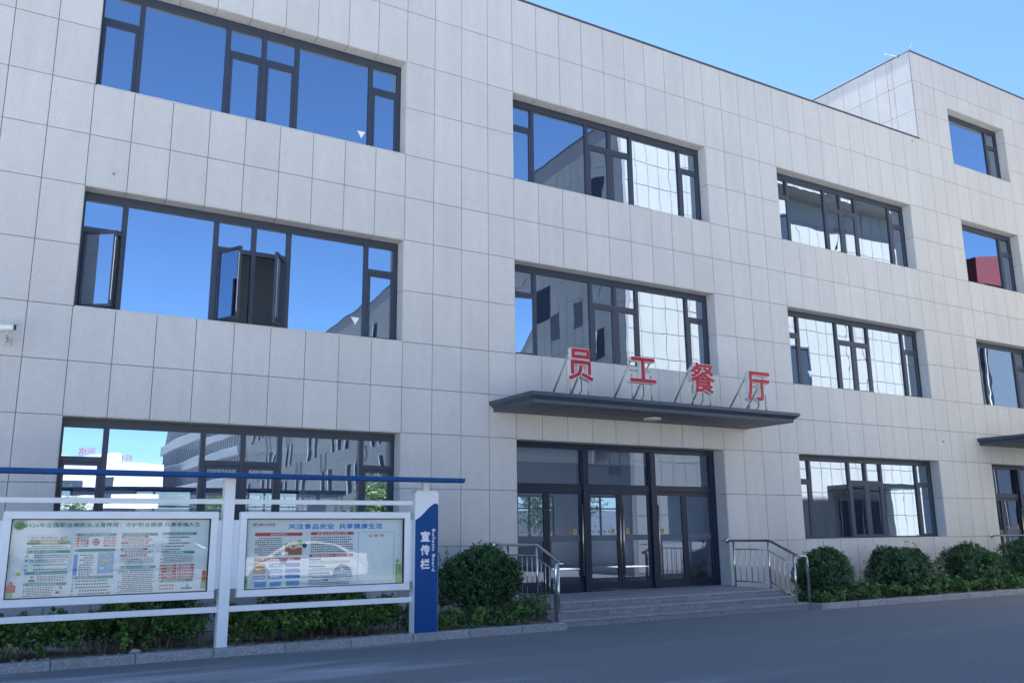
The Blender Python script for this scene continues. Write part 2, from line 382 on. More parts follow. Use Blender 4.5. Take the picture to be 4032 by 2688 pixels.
# kerb of separate granite stones
kerb = bpy.data.objects.new('kerb', None); COL.objects.link(kerb); kerb['kind'] = 'structure'
def kerb_run(x0, x1, L):
    x = x0
    while x < x1-0.05:
        xe = min(x+L, x1); dz = random.uniform(-.004, .004); dy = random.uniform(-.004, .004)
        m = MB(); m.box(x+.004, xe-.004, -2.56+dy, -2.42+dy, -0.05, 0.12+dz, bev=0.009); m.build('kerb_stone', M['granite'], kerb); x = xe
kerb_run(-14.02, 7.88, 1.0); kerb_run(14.42, 40, 1.0)
m = MB(); m.box(14.30, 14.418, -2.56, -1.95, -0.05, 0.12, bev=0.009); m.build('kerb_stone', M['granite'], kerb)

# ------------------------------------------------------------------ the two blocks
canteen = thing('canteen_building', 'three storey canteen clad in pale granite panels, with the red lettered entrance canopy', 'building')
tower = thing('tall_building', 'taller four storey block clad in pale granite panels, joined to the right of the canteen', 'building')

def block_body(parent, x0, x1, ztop, back=12.0):
    b = MB()
    # front skin behind the panels, with holes
    xs = sorted(set([x0, x1] + [v for o in OPEN for v in (o[0], o[1]) if x0 < v < x1]))
    zs = sorted(set([0.0, ztop] + [v for o in OPEN for v in (o[2], o[3]) if v < ztop]))
    for i in range(len(xs)-1):
        run = None
        for j in range(len(zs)-1):
            cx, cz = (xs[i]+xs[i+1])/2, (zs[j]+zs[j+1])/2
            hole = any(o[0] < cx < o[1] and o[2] < cz < o[3] for o in OPEN)
            if not hole and run is None: run = zs[j]
            if (hole or j == len(zs)-2) and run is not None:
                b.box(xs[i], xs[i+1], 0.012, 0.27, run, zs[j] if hole else zs[j+1]); run = None
    b.build('front_wall', M['joint'], parent)
    k = MB()
    def inner(z0, z1):
        pass
    e = 0.012 if x0 > 0 else 0.0
    k.box(x0+e, x0+0.25, 0.27, back, 0, ztop); k.build('side_wall', M['concrete'], parent)
    k = MB(); k.box(x1-0.25, x1, 0.27, back, 0, ztop); k.build('side_wall', M['concrete'], parent)
    f = MB()
    for z in (Z_IN-0.3, 4.15, 8.1, 12.05):
        f.box(x0+.25, x1-.25, 0.27, back-.2, z-0.02 if z < 1 else z, z+0.3)
    f.box(x0+.25, x1-.25, 0.27, back-.2, ztop-0.9, ztop-0.7) if ztop < 15 else f.box(x0+.25, x1-.25, 0.27, back-.2, ztop-0.6, ztop-0.4)
    f.build('floor_slab', M['room_dark'], parent)
    return b
block_body(canteen, C0*U, TX, 13.74); block_body(tower, TX, C1*U, 16.83)

# back walls with the window openings of the lobby
bw = MB(); holes = []
xx = -7.8
while xx < 34: holes.append((xx+1.0, xx+2.6)); xx += 3.2
xs = [C0*U] + [v for h in holes for v in h] + [C1*U]
for i in range(0, len(xs)-1):
    if i % 2 == 0: bw.box(xs[i], xs[i+1], 11.8, 12.0, 0, 13.0)
    else:
        bw.box(xs[i], xs[i+1], 11.8, 12.0, 0, 1.4); bw.box(xs[i], xs[i+1], 11.8, 12.0, 2.95, 13.0)
bw.build('back_wall', M['room_wall'], canteen)
bf = MB()
for a, b_ in holes:
    for (p, q) in ((a, a+.06), (a+.5, a+.56), (b_-.06, b_)): bf.box(p, q, 11.84, 11.9, 1.4, 2.95)
    for (p, q) in ((1.4, 1.46), (2.45, 2.5), (2.89, 2.95)): bf.box(a+.06, a+.5, 11.845, 11.895, p, q); bf.box(a+.56, b_-.06, 11.845, 11.895, p, q)
bf.build('rear_window_frame', M['frame'], canteen)
# partitions
pw = MB()
for x in (-5.2, 6.9, 8.2, 15.4, 16.5, 23.2):
    pw.box(x, x+.15, 0.6, 11.8, 4.45, 12.05)
for x in (7.6, 21.6): pw.box(x, x+.15, 0.6, 11.8, Z_IN, 4.15)
for z in (4.45, 8.4): pw.box(C0*U+.25, 34, 3.8, 3.95, z, z+3.6)
pw.build('partition_wall', M['room_wall'], canteen)

# panels
_pm = {}
def panel_mesh(w, h, key='stone', th=0.03, gap=0.0055, bev=0.003):
    k = (round(w,3), round(h,3), key)
    if k in _pm: return _pm[k]
    x0, x1, z0, z1 = gap, w-gap, gap, h-gap
    v = [(x0,th,z0),(x1,th,z0),(x1,th,z1),(x0,th,z1),(x0,bev,z0),(x1,bev,z0),(x1,bev,z1),(x0,bev,z1),
         (x0+bev,0,z0+bev),(x1-bev,0,z0+bev),(x1-bev,0,z1-bev),(x0+bev,0,z1-bev)]
    f = [(8,9,10,11)]
    for i in range(4):
        j = (i+1)%4; f += [(4+i,4+j,8+j,8+i), (i,j,4+j,4+i)]
    me = bpy.data.meshes.new('wall_panel'); me.from_pydata(v, [], f); me.materials.append(M[key]); _pm[k] = me; return me
def proj(x, y, z):
    d = Vector((x,y,z))-CAM_POS; w = d.dot(FV)
    if w < .5: return None
    return (512+877.0*d.dot(RV)/w, 341-877.0*d.dot(UV_)/w)
def screen_area(x, z, w, h):
    pts = [proj(x,0,z), proj(x+w,0,z), proj(x+w,0,z+h), proj(x,0,z+h)]
    if any(p is None for p in pts): return 0
    pts = [(min(max(p[0],0),1024), min(max(p[1],0),682)) for p in pts]
    return abs(sum(pts[i][0]*pts[(i+1)%4][1]-pts[(i+1)%4][0]*pts[i][1] for i in range(4)))/2
cells = []
def add_cells(x, w, z0, z1, who):
    """cut the vertical span by openings and add what is left"""
    spans = [(z0, z1)]
    for o in OPEN:
        if o[0]-.01 < x+w/2 < o[1]+.01:
            ns = []
            for a, b in spans:
                if o[3] <= a+.005 or o[2] >= b-.005: ns.append((a, b)); continue
                if o[2] > a+.03: ns.append((a, o[2]))
                if o[3] < b-.03: ns.append((o[3], b))
            spans = ns
    for a, b in spans: cells.append((x, w, a, b-a, who))
for c in range(C0, C1):
    x = c*U
    for j in range(len(ROWS)-1):
        if c*U < TX < (c+1)*U:
            # the joint of the tall block falls inside this column only above the roof
            add_cells(x, U, ROWS[j+1], ROWS[j], 0)
        else: add_cells(x, U, ROWS[j+1], ROWS[j], 0 if x+U/2 < TX else 1)
    if (c+1)*U > TX+.05:
        xa = max(x, TX)
        for j in range(3): add_cells(xa, (c+1)*U-xa, TOWER_ROWS[j+1], TOWER_ROWS[j], 1)
for who, parent in ((0, canteen), (1, tower)):
    mine = [(screen_area(x, z, w, h), x, w, z, h) for (x, w, z, h, k) in cells if k == who]
    mine.sort(key=lambda q: -q[0])
    rest = []
    for n, (a, x, w, z, h) in enumerate(mine):
        if n < 296 and a > 2:
            link('wall_panel', panel_mesh(w, h), parent, loc=(x, random.uniform(-.0012, .0012), z))
        else: rest.append((x, w, z, h))
    vv = []; ff = []
    for (x, w, z, h) in rest:
        me = panel_mesh(w, h); b = len(vv)
        vv += [(v.co.x+x, v.co.y, v.co.z+z) for v in me.vertices]; ff += [tuple(b+i for i in p.vertices) for p in me.polygons]
    if vv:
        me = bpy.data.meshes.new('distant_wall_panels'); me.from_pydata(vv, [], ff); me.materials.append(M['stone'])
        link('outer_wall_panels', me, parent, kind='stuff')

# reveals: panels lining each opening
def reveals(parent, x0, x1, z0, z1, depth, zrows, bottom=True):
    n = round((x1-x0)/U)
    for i in range(n):   # head
        link('reveal_panel', panel_mesh(U, depth, 'stone'), parent, loc=(x0+i*U, 0.004+depth, z1-.008), rot=(math.pi/2, 0, 0))
    cut = sorted([z for z in zrows if z0 < z < z1] + [z0, z1])
    for i in range(len(cut)-1):
        h = cut[i+1]-cut[i]
        link('reveal_panel', panel_mesh(depth, h, 'stone'), parent, loc=(x1-.008, 0.004+depth, cut[i]), rot=(0, 0, -math.pi/2))
        link('reveal_panel', panel_mesh(depth, h, 'stone'), parent, loc=(x0+.008, 0.004, cut[i]), rot=(0, 0, math.pi/2))
for w in WIN:
    parent = canteen if w[0] < TX else tower
    reveals(parent, w[0], w[1], w[2], w[3], GY-.004, ROWS+TOWER_ROWS)
    if w[4] == 1 or True:
        s = MB(); s.box(w[0]+.03, w[1]-.03, -0.006, GY, w[2]-0.006, w[2]+0.012); s.build('window_sill', M['stone'], parent)
for d in DOORS: reveals(canteen if d[0] < TX else tower, d[0], d[1], d[2], d[3], 0.36, ROWS)

# coping along the roofs
def coping(parent, x0, x1, z, y0=-0.035, y1=0.35):
    x = x0
    while x < x1-.01:
        xe = min(x+1.3*1, x1); c = MB(); c.box(x+.002, xe-.002, y0+random.uniform(-.004,.004), y1, z-.010, z+.035, bev=.006); c.build('coping', M['coping'], parent); x = xe
coping(canteen, C0*U, TX, 13.763); coping(tower, TX-.024, C1*U, 16.85)
r = MB(); r.box(C0*U, TX-.02, .35, 12, 13.0, 13.1); r.build('roof', M['bitumen'], canteen)
r = MB(); r.box(TX+.25, C1*U-.25, .35, 12, 16.1, 16.2); r.build('roof', M['concrete'], tower)
# side wall of the tall block above the canteen roof
for i in range(18):
    for j in range(3):
        z0, z1 = TOWER_ROWS[j+1], TOWER_ROWS[j]
        if j == 2: z0 -= .66
        link('side_panel', panel_mesh(U, z1-z0), tower, loc=(TX-.014, 0.02+(i+1)*U, z0), rot=(0, 0, -math.pi/2))
y = 0.35
while y < 12:
    c = MB(); c.box(TX-.025, TX+.3, y+.002, min(y+1.3, 12)-.002, 16.835, 16.905, bev=.006); c.build('coping', M['coping'], tower); y += 1.3

# ------------------------------------------------------------------ windows
def pane(parent, x0, x1, z0, z1, y, mname='glass', name='pane'):
    # very slightly bowed and tilted sheet
    n = 4; vv = []; ff = []; tx, tz, bow = random.uniform(-.0034,.0034), random.uniform(-.003,.003), random.uniform(-.0016,.0016)
    for j in range(n+1):
        for i in range(n+1):
            u, v = i/n, j/n
            vv.append((x0+(x1-x0)*u, y+tx*(u-.5)*(x1-x0)+tz*(v-.5)*(z1-z0)+bow*math.sin(math.pi*u)*math.sin(math.pi*v), z0+(z1-z0)*v))
    for j in range(n):
        for i in range(n): a = j*(n+1)+i; ff.append((a, a+1, a+n+2, a+n+1))
    me = bpy.data.meshes.new(name); me.from_pydata(vv, [], ff); me.materials.append(M[mname])
    me.polygons.foreach_set('use_smooth', [True]*len(me.polygons)); return link(name, me, parent)
def ring(m, x0, x1, z0, z1, w, y0, y1, bev=.004):
    m.box(x0, x1, y0, y1, z0, z0+w, bev=bev); m.box(x0, x1, y0, y1, z1-w, z1, bev=bev)
    m.box(x0, x0+w, y0+.0015, y1-.001, z0+w, z1-w, bev=bev); m.box(x1-w, x1, y0+.0015, y1-.001, z0+w, z1-w, bev=bev)
def make_window(w, layout, opened={}, tri=None):
    x0, x1, z0, z1, n, c = w
    parent = canteen if x0 < TX else tower
    fy0, fy1 = GY+.005, GY+.085
    f = MB(); fw = .06
    f.box(x0, x1, fy0, fy1, z1-.15, z1-.001, bev=.004); f.box(x0, x1, fy0, fy1, z0+.001, z0+.05, bev=.004)
    f.box(x0+.001, x0+.065, fy0+.0015, fy1, z0+.05, z1-.15, bev=.004); f.box(x1-.085, x1-.001, fy0+.0015, fy1, z0+.05, z1-.15, bev=.004)
    for mx in layout['mull']: f.box(x0+mx-.043, x0+mx+.043, fy0-.006, fy1, z0+.05, z1-.15, bev=.005)
    edges = [0.065] + [v for mx in layout['mull'] for v in (mx-.043, mx+.043)] + [(x1-x0)-.085]
    zt = z1-.665
    bays = [(x0+edges[2*i], x0+edges[2*i+1]) for i in range(len(edges)//2)]
    for i in layout['case']:
        a, b = bays[i]; f.box(a, b, fy0-.003, fy1, zt-.045, zt+.045, bev=.004)
    fo = f.build('window', M['frame'], parent)
    for i, (a, b) in enumerate(bays):
        if i in layout['case']:
            pane(fo, a, b, zt+.045, z1-.15, GY+.05)
            sa, sb, sz0, sz1 = a+.002, b-.002, z0+.052, zt-.048
            s = MB(); ring(s, 0, sb-sa, 0, sz1-sz0, .052, -.012, .045)
            ang, hinge = opened.get(i, (0, 'L'))
            if hinge == 'L':
                so_ = s.build('casement', M['frame'], fo, loc=(sa, GY+.012, sz0), rot=(0, 0, -math.radians(ang)))
                pane(so_, .052, sb-sa-.052, .052, sz1-sz0-.052, .018)
            else:
                s2 = MB(); ring(s2, -(sb-sa), 0, 0, sz1-sz0, .052, -.012, .045)
                so_ = s2.build('casement', M['frame'], fo, loc=(sb, GY+.012, sz0), rot=(0, 0, math.radians(ang)))
                pane(so_, -(sb-sa)+.052, -.052, .052, sz1-sz0-.052, .018)
            if ang > 20:
                k = MB(); kk = (sb-sa)-.012 if hinge == 'L' else -(sb-sa)+.012
                k.box(kk-.006, kk+.006, -.016, -.0125, .12, sz1-sz0-.12); k.build('weather_strip', M['white_rim'], so_)
                l = MB(); l.box(a+.002, a+.012, GY+.03, GY+.045, sz0+.3, sz0+.32); l.box(a+.002, a+.012, GY+.03, GY+.045, sz1-.32, sz1-.3); l.build('latch', M['white_rim'], fo)
        else: pane(fo, a, b, z0+.05, z1-.15, GY+.045)
    if tri:
        tx, tz, ts = tri; h = ts*.88
        s = MB(); s.prism([(tx-ts/2, tz+h/2), (tx, tz-h/2), (tx+ts/2, tz+h/2)], GY+.036, GY+.0385); s.build('triangle_sticker', M['sticker'], fo, label='white downward triangle sticker on the glass')
    return fo
WIDE = {'mull': [.70, 2.25, 2.94, 3.60, 5.17], 'case': [0, 2, 3, 5]}
NARROW = {'mull': [2.58], 'case': [1]}
for w in WIN:
    c, n = w[5], w[4]
    op, tri = {}, None
    if c == 0 and n == 2: op = {0: (33, 'L'), 2: (62, 'L'), 3: (58, 'R')}; tri = (4.98, 5.72, .17)
    if c == 0 and n == 3: tri = (5.0, 9.66, .17)
    if c == 0 and n == 1: tri = (5.02, 1.86, .17)
    if c == 13 and n == 2: op = {0: (9, 'L')}
    if c == 26 and n == 3: op = {0: (4, 'L')}; tri = (17.98, 9.86, .19)
    if c == 26 and n == 2: tri = (17.98, 5.74, .19)
    make_window(w, WIDE if c in (0, 13, 26) else NARROW, op, tri)

# blinds or soffit-mounted boxes are not visible; curtain hint behind one pane
# ------------------------------------------------------------------ entrance doors
def make_door(d, parent):
    x0, x1, z0, z1 = d; Y = .36
    f = MB()
    f.box(x0, x1, Y, Y+.14, z1-.13, z1-.001, bev=.005)
    f.box(x0+.001, x0+.07, Y+.002, Y+.13, z0, z1-.13, bev=.005); f.box(x1-.13, x1-.001, Y+.002, Y+.13, z0, z1-.13, bev=.005)
    mull = (x0+1.97, x0+3.88)
    for mx in mull: f.box(mx-.07, mx+.07, Y-.05, Y+.13, z0, z1-.13, bev=.006)
    bays = [(x0+.07, mull[0]-.07), (mull[0]+.07, mull[1]-.07), (mull[1]+.07, x1-.13)]
    for a, b in bays:
        f.box(a, b, Y+.004, Y+.13, 2.52, 2.66, bev=.005)
        f.box(a, b, Y+.004, Y+.12, z0, z0+.03)
    fo = f.build('entrance_door', M['frame_door'], parent)
    handles = [[None, 'R'], ['R', 'L'], ['L', None]]
    for bi, (a, b) in enumerate(bays):
        pane(fo, a, b, 2.66, z1-.13, Y+.08, 'glass_door')
        mid = a + (b-a)*.5 + (.0 if bi else -.02)
        for li, (p, q) in enumerate(((a+.003, mid-.003), (mid+.003, b-.003))):
            leaf = MB(); ring(leaf, p, q, z0+.035, 2.515, .075, Y+.02, Y+.075); leaf.box(p+.075, q-.075, Y+.0215, Y+.074, z0+.11, z0+.19)
            lo = leaf.build('door_leaf', M['frame_door'], fo)
            pane(lo, p+.075, q-.075, z0+.19, 2.44, Y+.048, 'glass_door')
            s = MB(); s.box(p+.075, q-.075, Y+.043, Y+.0465, 1.44, 1.56); s.build('frosted_band', M['frost'], lo)
            tm = stand_text(text_mesh('XET', .05, M['band_print'], extrude=.0004, offset=.002), p+.17, Y+.0405, 1.50, h=.05)
            link('logo', tm, lo)
            dd = MB(); xx = p+.27
            while xx < q-.12:
                if random.random() < .9: dd.box(xx, xx+.022, Y+.041, Y+.0425, 1.487, 1.513)
                xx += .03
            dd.build('band_lettering', M['band_print'], lo)
            if bi < 2 and not (bi == 1 and li == 1):
                hz = MB(); xx = p+.09
                while xx < q-.2:
                    hz.poly([(xx, Y+.0425, 1.66), (xx+.05, Y+.0425, 1.61), (xx+.10, Y+.0425, 1.61), (xx+.05, Y+.0425, 1.66)]); xx += .15
                hz.build('hazard_tape', M['orange'], lo)
            hd = handles[bi][li]
            if hd:
                hx = q-.04 if hd == 'R' else p+.04
                h = MB(); h.tube([(hx, Y-.035, .71), (hx, Y-.035, 2.22)], .017, 10); 
                for z in (.95, 2.0): h.tube([(hx, Y-.035, z), (hx, Y+.02, z)], .011, 8)
                h.build('pull_handle', M['brass'], lo, smooth=True)
                sx = hx-.2 if hd == 'R' else hx+.13
                s = MB(); s.box(sx, sx+.085, Y+.040, Y+.0428, 1.575, 1.70); s.build('push_sticker', M['yellow'], lo)
                tm = stand_text(text_mesh('推', .06, M['band_print'], offset=.001), sx+.042, Y+.0385, 1.65, h=.05); link('sticker_lettering', tm, lo)
    return fo
make_door(DOORS[0], canteen); make_door(DOORS[1], tower)
# lobby fittings seen through the glass
m = MB(); m.box(12.33, 12.71, 1.98, 2.02, 3.0, 3.22, bev=.01); m.tube([(12.36, 2, 3.22), (12.36, 2, 4.1)], .006, 6); m.tube([(12.68, 2, 3.22), (12.68, 2, 4.1)], .006, 6)
o = m.build('hanging_sign', M['lamp']); o['label'] = 'blank pale sign hanging from the lobby ceiling behind the entrance glass'; o['category'] = 'sign'
tb = thing('reception_counter', 'dark counter standing inside the lobby behind the glass doors', 'counter', (11.2, 5.2, Z_IN))
m = MB(); m.box(-1.3, 1.3, -.3, .3, .1, 1.0, bev=.01); m.build('cabinet', M['room_dark'], tb)
m = MB(); m.box(-1.35, 1.35, -.36, .34, 1.0, 1.05, bev=.008); m.build('worktop', M['floor_tile'], tb)
m = MB(); m.box(-1.2, 1.2, -.25, .25, 0.0, .1); m.build('plinth', M['black'], tb)
# rear yard seen through the lobby windows
m = MB(); m.box(-10, 40, 19, 19.2, 0, 2.6); o = m.build('yard_wall', M['white_wall']); o['label'] = 'white yard wall glimpsed through the lobby and its rear windows'; o['category'] = 'wall'

# ------------------------------------------------------------------ canopies
def make_canopy(xa, parent, lamp):
    L = 7.35; xb = xa+L; D = 1.65
    prof = [(0.0, 4.28), (-D+.02, 4.275), (-D, 4.27), (-D, 4.20), (-D+.03, 4.185), (-D+.06, 4.16), (-D+.10, 4.13), (-D+.11, 4.06), (-D+.13, 4.055)]
    m = MB()
    # top sheet and mitred fascia around three sides: offset grows with the profile
    pts = []
    for (y, z) in prof[1:]:
        off = y+D
        pts.append([(xa+off, 0.0, z), (xa+off, y, z), (xb-off, y, z), (xb-off, 0.0, z)])
    m.quad((xa+.02, 0, 4.275), (xa+.02, -D+.02, 4.275), (xb-.02, -D+.02, 4.275), (xb-.02, 0, 4.275))
    for i in range(len(pts)-1):
        for k in range(3): m.quad(pts[i][k], pts[i][k+1], pts[i+1][k+1], pts[i+1][k])
    co = m.build('canopy', M['canopy'], parent)
    j = MB(); x = xa+.9
    while x < xb-.4:
        j.box(x, x+.012, -D-.003, -D+.02, 4.195, 4.278)
        j.box(x+.4, x+.41, -D+.095, -D+.12, 4.058, 4.14); x += .9
    j.build('cover_strip', M['coping'], co)
    # soffit panels
    nx, ny = 8, 2; sx0, sx1, sy0, sy1 = xa+.13, xb-.13, -D+.13, -.01
    for a in range(nx):
        for b in range(ny):
            w, h = (sx1-sx0)/nx, (sy1-sy0)/ny
            link('soffit_panel', panel_mesh(w, h, 'soffit', gap=.008), co, loc=(sx0+a*w, sy0+(b+1)*h, 4.06+random.uniform(-.001,.001)), rot=(math.pi/2, 0, 0))
    k = MB(); k.box(sx0, sx1, sy0, sy1, 4.09, 4.2); k.build('soffit_backing', M['gasket'], co)
    if lamp:
        l = MB(); l.lathe((xa+3.72, -.70, 4.06), [(0, -.052), (.12, -.05), (.17, -.042), (.19, -.03), (.195, -.012), (.195, 0)], 32); l.build('ceiling_light', M['lamp'], co, smooth=True)
        l = MB(); l.lathe((xa+3.72, -.70, 4.06), [(.15, 0.0), (.215, -.006), (.215, .01)], 32); l.build('light_ring', M['black'], co, smooth=True)
make_canopy(7.80, canteen, True); make_canopy(24.75, tower, True)

# ------------------------------------------------------------------ sign letters
GL = [('员', 9.10, .62, 4.575, 5.25, 'first red sign character on the canopy, left end, over square frames'),
      ('工', 10.70, .72, 4.665, 5.215, 'second red sign character on the canopy, shaped like a capital I'),
      ('餐', 12.37, .72, 4.56, 5.25, 'third red sign character on the canopy, the one with most strokes'),
      ('厅', 14.08, .74, 4.50, 5.20, 'fourth red sign character on the canopy, right end, open at its right')]
for ch, cx, w, z0, z1, lab in GL:
    t_ = thing('sign_character', lab, 'sign letter', (cx, -1.45, 4.28), group='red sign characters on the entrance canopy')
    me = text_mesh(ch, 1.0, M['white_rim'], extrude=.055, offset=.042, resolution=2, dz=.0003)
    stand_text(me, 0, .06, (z0+z1)/2-4.28, w=w, h=z1-z0); link('letter_shell', me, t_)
    me = text_mesh(ch, 1.0, M['red_face'], extrude=.003, offset=.020, resolution=2, dz=.0002)
    stand_text(me, 0, -.004, (z0+z1)/2-4.28, w=w*.965, h=(z1-z0)*.965); link('letter_face', me, t_)
    for s_ in (-1, 1):
        m = MB(); m.tube([(s_*w*.36, .07, 0), (s_*w*.36, .07, (z0-4.28)+.18)], .014, 8); m.build('post', M['steel_dull'], t_, smooth=True)
        m = MB(); m.tube([(s_*w*.36+(.0), .80, .0), (s_*w*.36, .10, (z1-4.28)-.1)], .02, 8); m.build('brace', M['steel_dull'], t_, smooth=True)
    m = MB(); m.box(-w*.38, w*.38, .09, .12, (z0+z1)/2-4.28-.02, (z0+z1)/2-4.28+.02); m.build('crossbar', M['steel_dull'], t_)
    m = MB(); px = [(.05, .1, .42), (.10, .13, .30), (.12, .16, .14), (.05, .2, .03), (.0, .3, .012)]; m.tube(px, .011, 6); m.build('cable', M['cable'], t_, smooth=True)

# ------------------------------------------------------------------ entrance steps
steps = thing('entrance_steps', 'three low granite steps and landing in front of the glass entrance', 'steps')
SX0, SX1 = 7.90, 14.30
def slabs(z0, z1, y_front, y_back, name='step_slab'):
    n = 5; xs = [SX0]; 
    for i in range(1, n): xs.append(SX0+(SX1-SX0)*i/n+random.uniform(-.12,.12))
    xs.append(SX1)
    for i in range(n):
        a, b = xs[i]+.002, xs[i+1]-.002
        m = MB(); m.box(a, b, y_front+random.uniform(-.002,.002), y_back, z1-.03, z1+random.uniform(-.0015,.0015), bev=.004); m.build('tread_slab', M['granite'], steps)
        m = MB(); m.box(a, b, y_front+.018, y_front+.05, z0, z1-.031, bev=.002); m.build('riser_slab', M['granite_rough'], steps)
slabs(0.0, .125, -2.27, -1.90); slabs(.125, .25, -1.92, -1.56)
slabs(.25, .375, -1.57, -1.0)
for i in range(8):
    for j in range(2):
        m = MB(); w = (SX1-SX0)/8; y0 = -1.0+j*.68
        m.box(SX0+i*w+.002, SX0+(i+1)*w-.002, y0+.002, y0+.678, .345, .375+random.uniform(-.001,.001), bev=.003); m.build('paving_slab', M['granite'], steps)
m = MB(); m.box(SX0+.01, SX1-.01, -2.2, -1.9, 0, .094); m.box(SX0+.012, SX1-.012, -1.88, -1.56, 0, .219); m.box(SX0+.014, SX1-.014, -1.53, -.005, 0, .344); m.build('foundation', M['concrete'], steps)
m = MB(); m.box(SX0-.0, SX1+.0, .014, .5, .34, .3745); m.build('threshold', M['granite'], steps)

# ------------------------------------------------------------------ handrails
def handrail(x, sgn, label, full=True):
    t_ = thing('handrail', label, 'handrail', (x, 0, 0), group='stainless steel handrails at the entrances')
    pa, pb, pc = -.32, -1.38, -2.08
    zt, ze = 1.40, 1.085
    R_ = .030
    top = [(0.12*sgn, -.02, zt), (.05*sgn, -.2, zt), (0, pb-.02, zt+.005)]
    slope = [(0, pb-.05, zt), (0, pc-.04, ze+.03), (0, pc-.14, ze+.005), (sgn*.03, pc-.18, ze), (sgn*.12, pc-.19, ze-.002), (sgn*.165, pc-.19, ze-.03), (sgn*.18, pc-.19, ze-.10), (sgn*.18, pc-.19, .125)]
    m = MB(); m.tube(top+slope, R_, 12); m.build('top_rail', M['steel'], t_, smooth=True)
    m = MB(); m.lathe((.12*sgn, -.012, zt), [(0, -.03), (.03, -.032), (.055, -.02), (.062, .0), (.062, .01)], 20, axis='y'); m.build('wall_flange', M['steel'], t_, smooth=True)
    for (y, z0, z1) in ((pa, .375, zt-.02), (pb, .375, zt-.02), (pc, .125, ze+.01)):
        m = MB(); m.tube([(0, y, z0), (0, y, z1)], .023 if y != pc else .027, 10); m.lathe((0, y, z0), [(.055, 0), (.05, .008), (.028, .012)], 16); m.build('post', M['steel'], t_, smooth=True)
    zl, zu = .50, 1.21
    m = MB(); m.tube([(0, pa, zu), (0, pb, zu)], .014, 8); m.tube([(0, pa, zl), (0, pb, zl)], .014, 8); m.build('mid_rail', M['steel'], t_, smooth=True)
    m = MB(); m.tube([(0, pb, zu-.02), (0, pc, .90)], .014, 8); m.tube([(0, pb, zl+.02), (0, pc, .245)], .014, 8); m.build('mid_rail', M['steel'], t_, smooth=True)
    n = 6
    for i in range(1, n):
        y = pa+(pb-pa)*i/n; m = MB(); m.tube([(0, y, zl), (0, y, zu)], .0085, 6); m.build('baluster', M['steel'], t_, smooth=True)
    for i in range(1, 5):
        u = i/5; y = pb+(pc-pb)*u; m = MB(); m.tube([(0, y, zl+.02+(.225-zl)*u), (0, y, zu-.02+(.92-zu)*u)], .0085, 6); m.build('baluster', M['steel'], t_, smooth=True)
handrail(8.03, -1, 'stainless steel handrail on the left side of the entrance steps, beside the round bush')
handrail(14.10, 1, 'stainless steel handrail on the right side of the entrance steps, below the last sign character')
handrail(25.0, -1, 'distant stainless steel handrail at the second entrance on the far right')

# second entrance steps
st2 = thing('far_entrance_steps', 'low granite steps of the second entrance at the far right', 'steps')
for i, (z, y) in enumerate(((.125, -2.27), (.25, -1.92), (.375, -1.57))):
    m = MB(); m.box(25.0, 31.4, y, -.005 if i == 2 else y+.36, z-.125+.002*i, z, bev=.004); m.build('step', M['granite'], st2)
m = MB(); m.box(25.0, 31.4, .014, .5, .34, .3745); m.build('threshold', M['granite'], st2)

# ------------------------------------------------------------------ foliage
def unit(v): return v/np.maximum(np.linalg.norm(v, axis=1, keepdims=True), 1e-9)
def leaves_mesh(name, pos, nrm, tip, size, tone, material):
    """folded four-point leaves"""
    n = len(pos); tip = unit(tip - nrm*np.sum(tip*nrm, 1, keepdims=True)); side = np.cross(nrm, tip)
    s = size[:, None]
    base = pos; tp = pos+tip*s+nrm*s*-.12; md = pos+tip*s*.55
    l = md+side*s*.36+nrm*s*.16; r_ = md-side*s*.36+nrm*s*.16
    v = np.stack([base, l, tp, r_], 1).reshape(-1, 3).astype(np.float32)
    idx = np.arange(n)*4
    f = np.stack([idx, idx+1, idx+2, idx, idx+2, idx+3], 1).reshape(-1).astype(np.int32)
    me = bpy.data.meshes.new(name); me.vertices.add(len(v)); me.vertices.foreach_set('co', v.ravel())
    me.loops.add(len(f)); me.loops.foreach_set('vertex_index', f)
    me.polygons.add(len(f)//3); me.polygons.foreach_set('loop_start', np.arange(0, len(f), 3, dtype=np.int32))
    at = me.attributes.new('tone', 'FLOAT', 'POINT'); at.data.foreach_set('value', np.repeat(tone, 4).astype(np.float32))
    me.materials.append(material); me.update(); me.validate(); return me
def shoots(tips, dirs, per, size, spread, rngl):
    """rosettes of leaves round shoot tips"""
    n = len(tips); P = np.repeat(tips, per, 0); Dv = np.repeat(dirs, per, 0)
    rnd = unit(rngl.normal(size=(n*per, 3)))
    along = rngl.uniform(-spread, 0.015, (n*per, 1))
    radial = unit(rnd - Dv*np.sum(rnd*Dv, 1, keepdims=True))
    pos = P+Dv*along+radial*rngl.uniform(.0, .018, (n*per, 1))
    tip = unit(radial+Dv*rngl.uniform(.1, .9, (n*per, 1)))
    nrm = unit(np.cross(np.cross(tip, Dv+1e-3), tip)+rngl.normal(size=(n*per, 3))*.25)
    sz = size*rngl.uniform(.65, 1.25, n*per)
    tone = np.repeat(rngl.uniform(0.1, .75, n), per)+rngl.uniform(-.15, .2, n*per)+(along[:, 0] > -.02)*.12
    return pos, nrm, tip, sz, np.clip(tone, 0, 1)
def lump(d, seed):
    r = np.random.default_rng(seed); k = r.normal(size=(7, 3))*2.3; ph = r.uniform(0, 6, 7)
    return 1+.066*np.sum([np.sin(d@k[i]+ph[i]) for i in range(7)], 0)
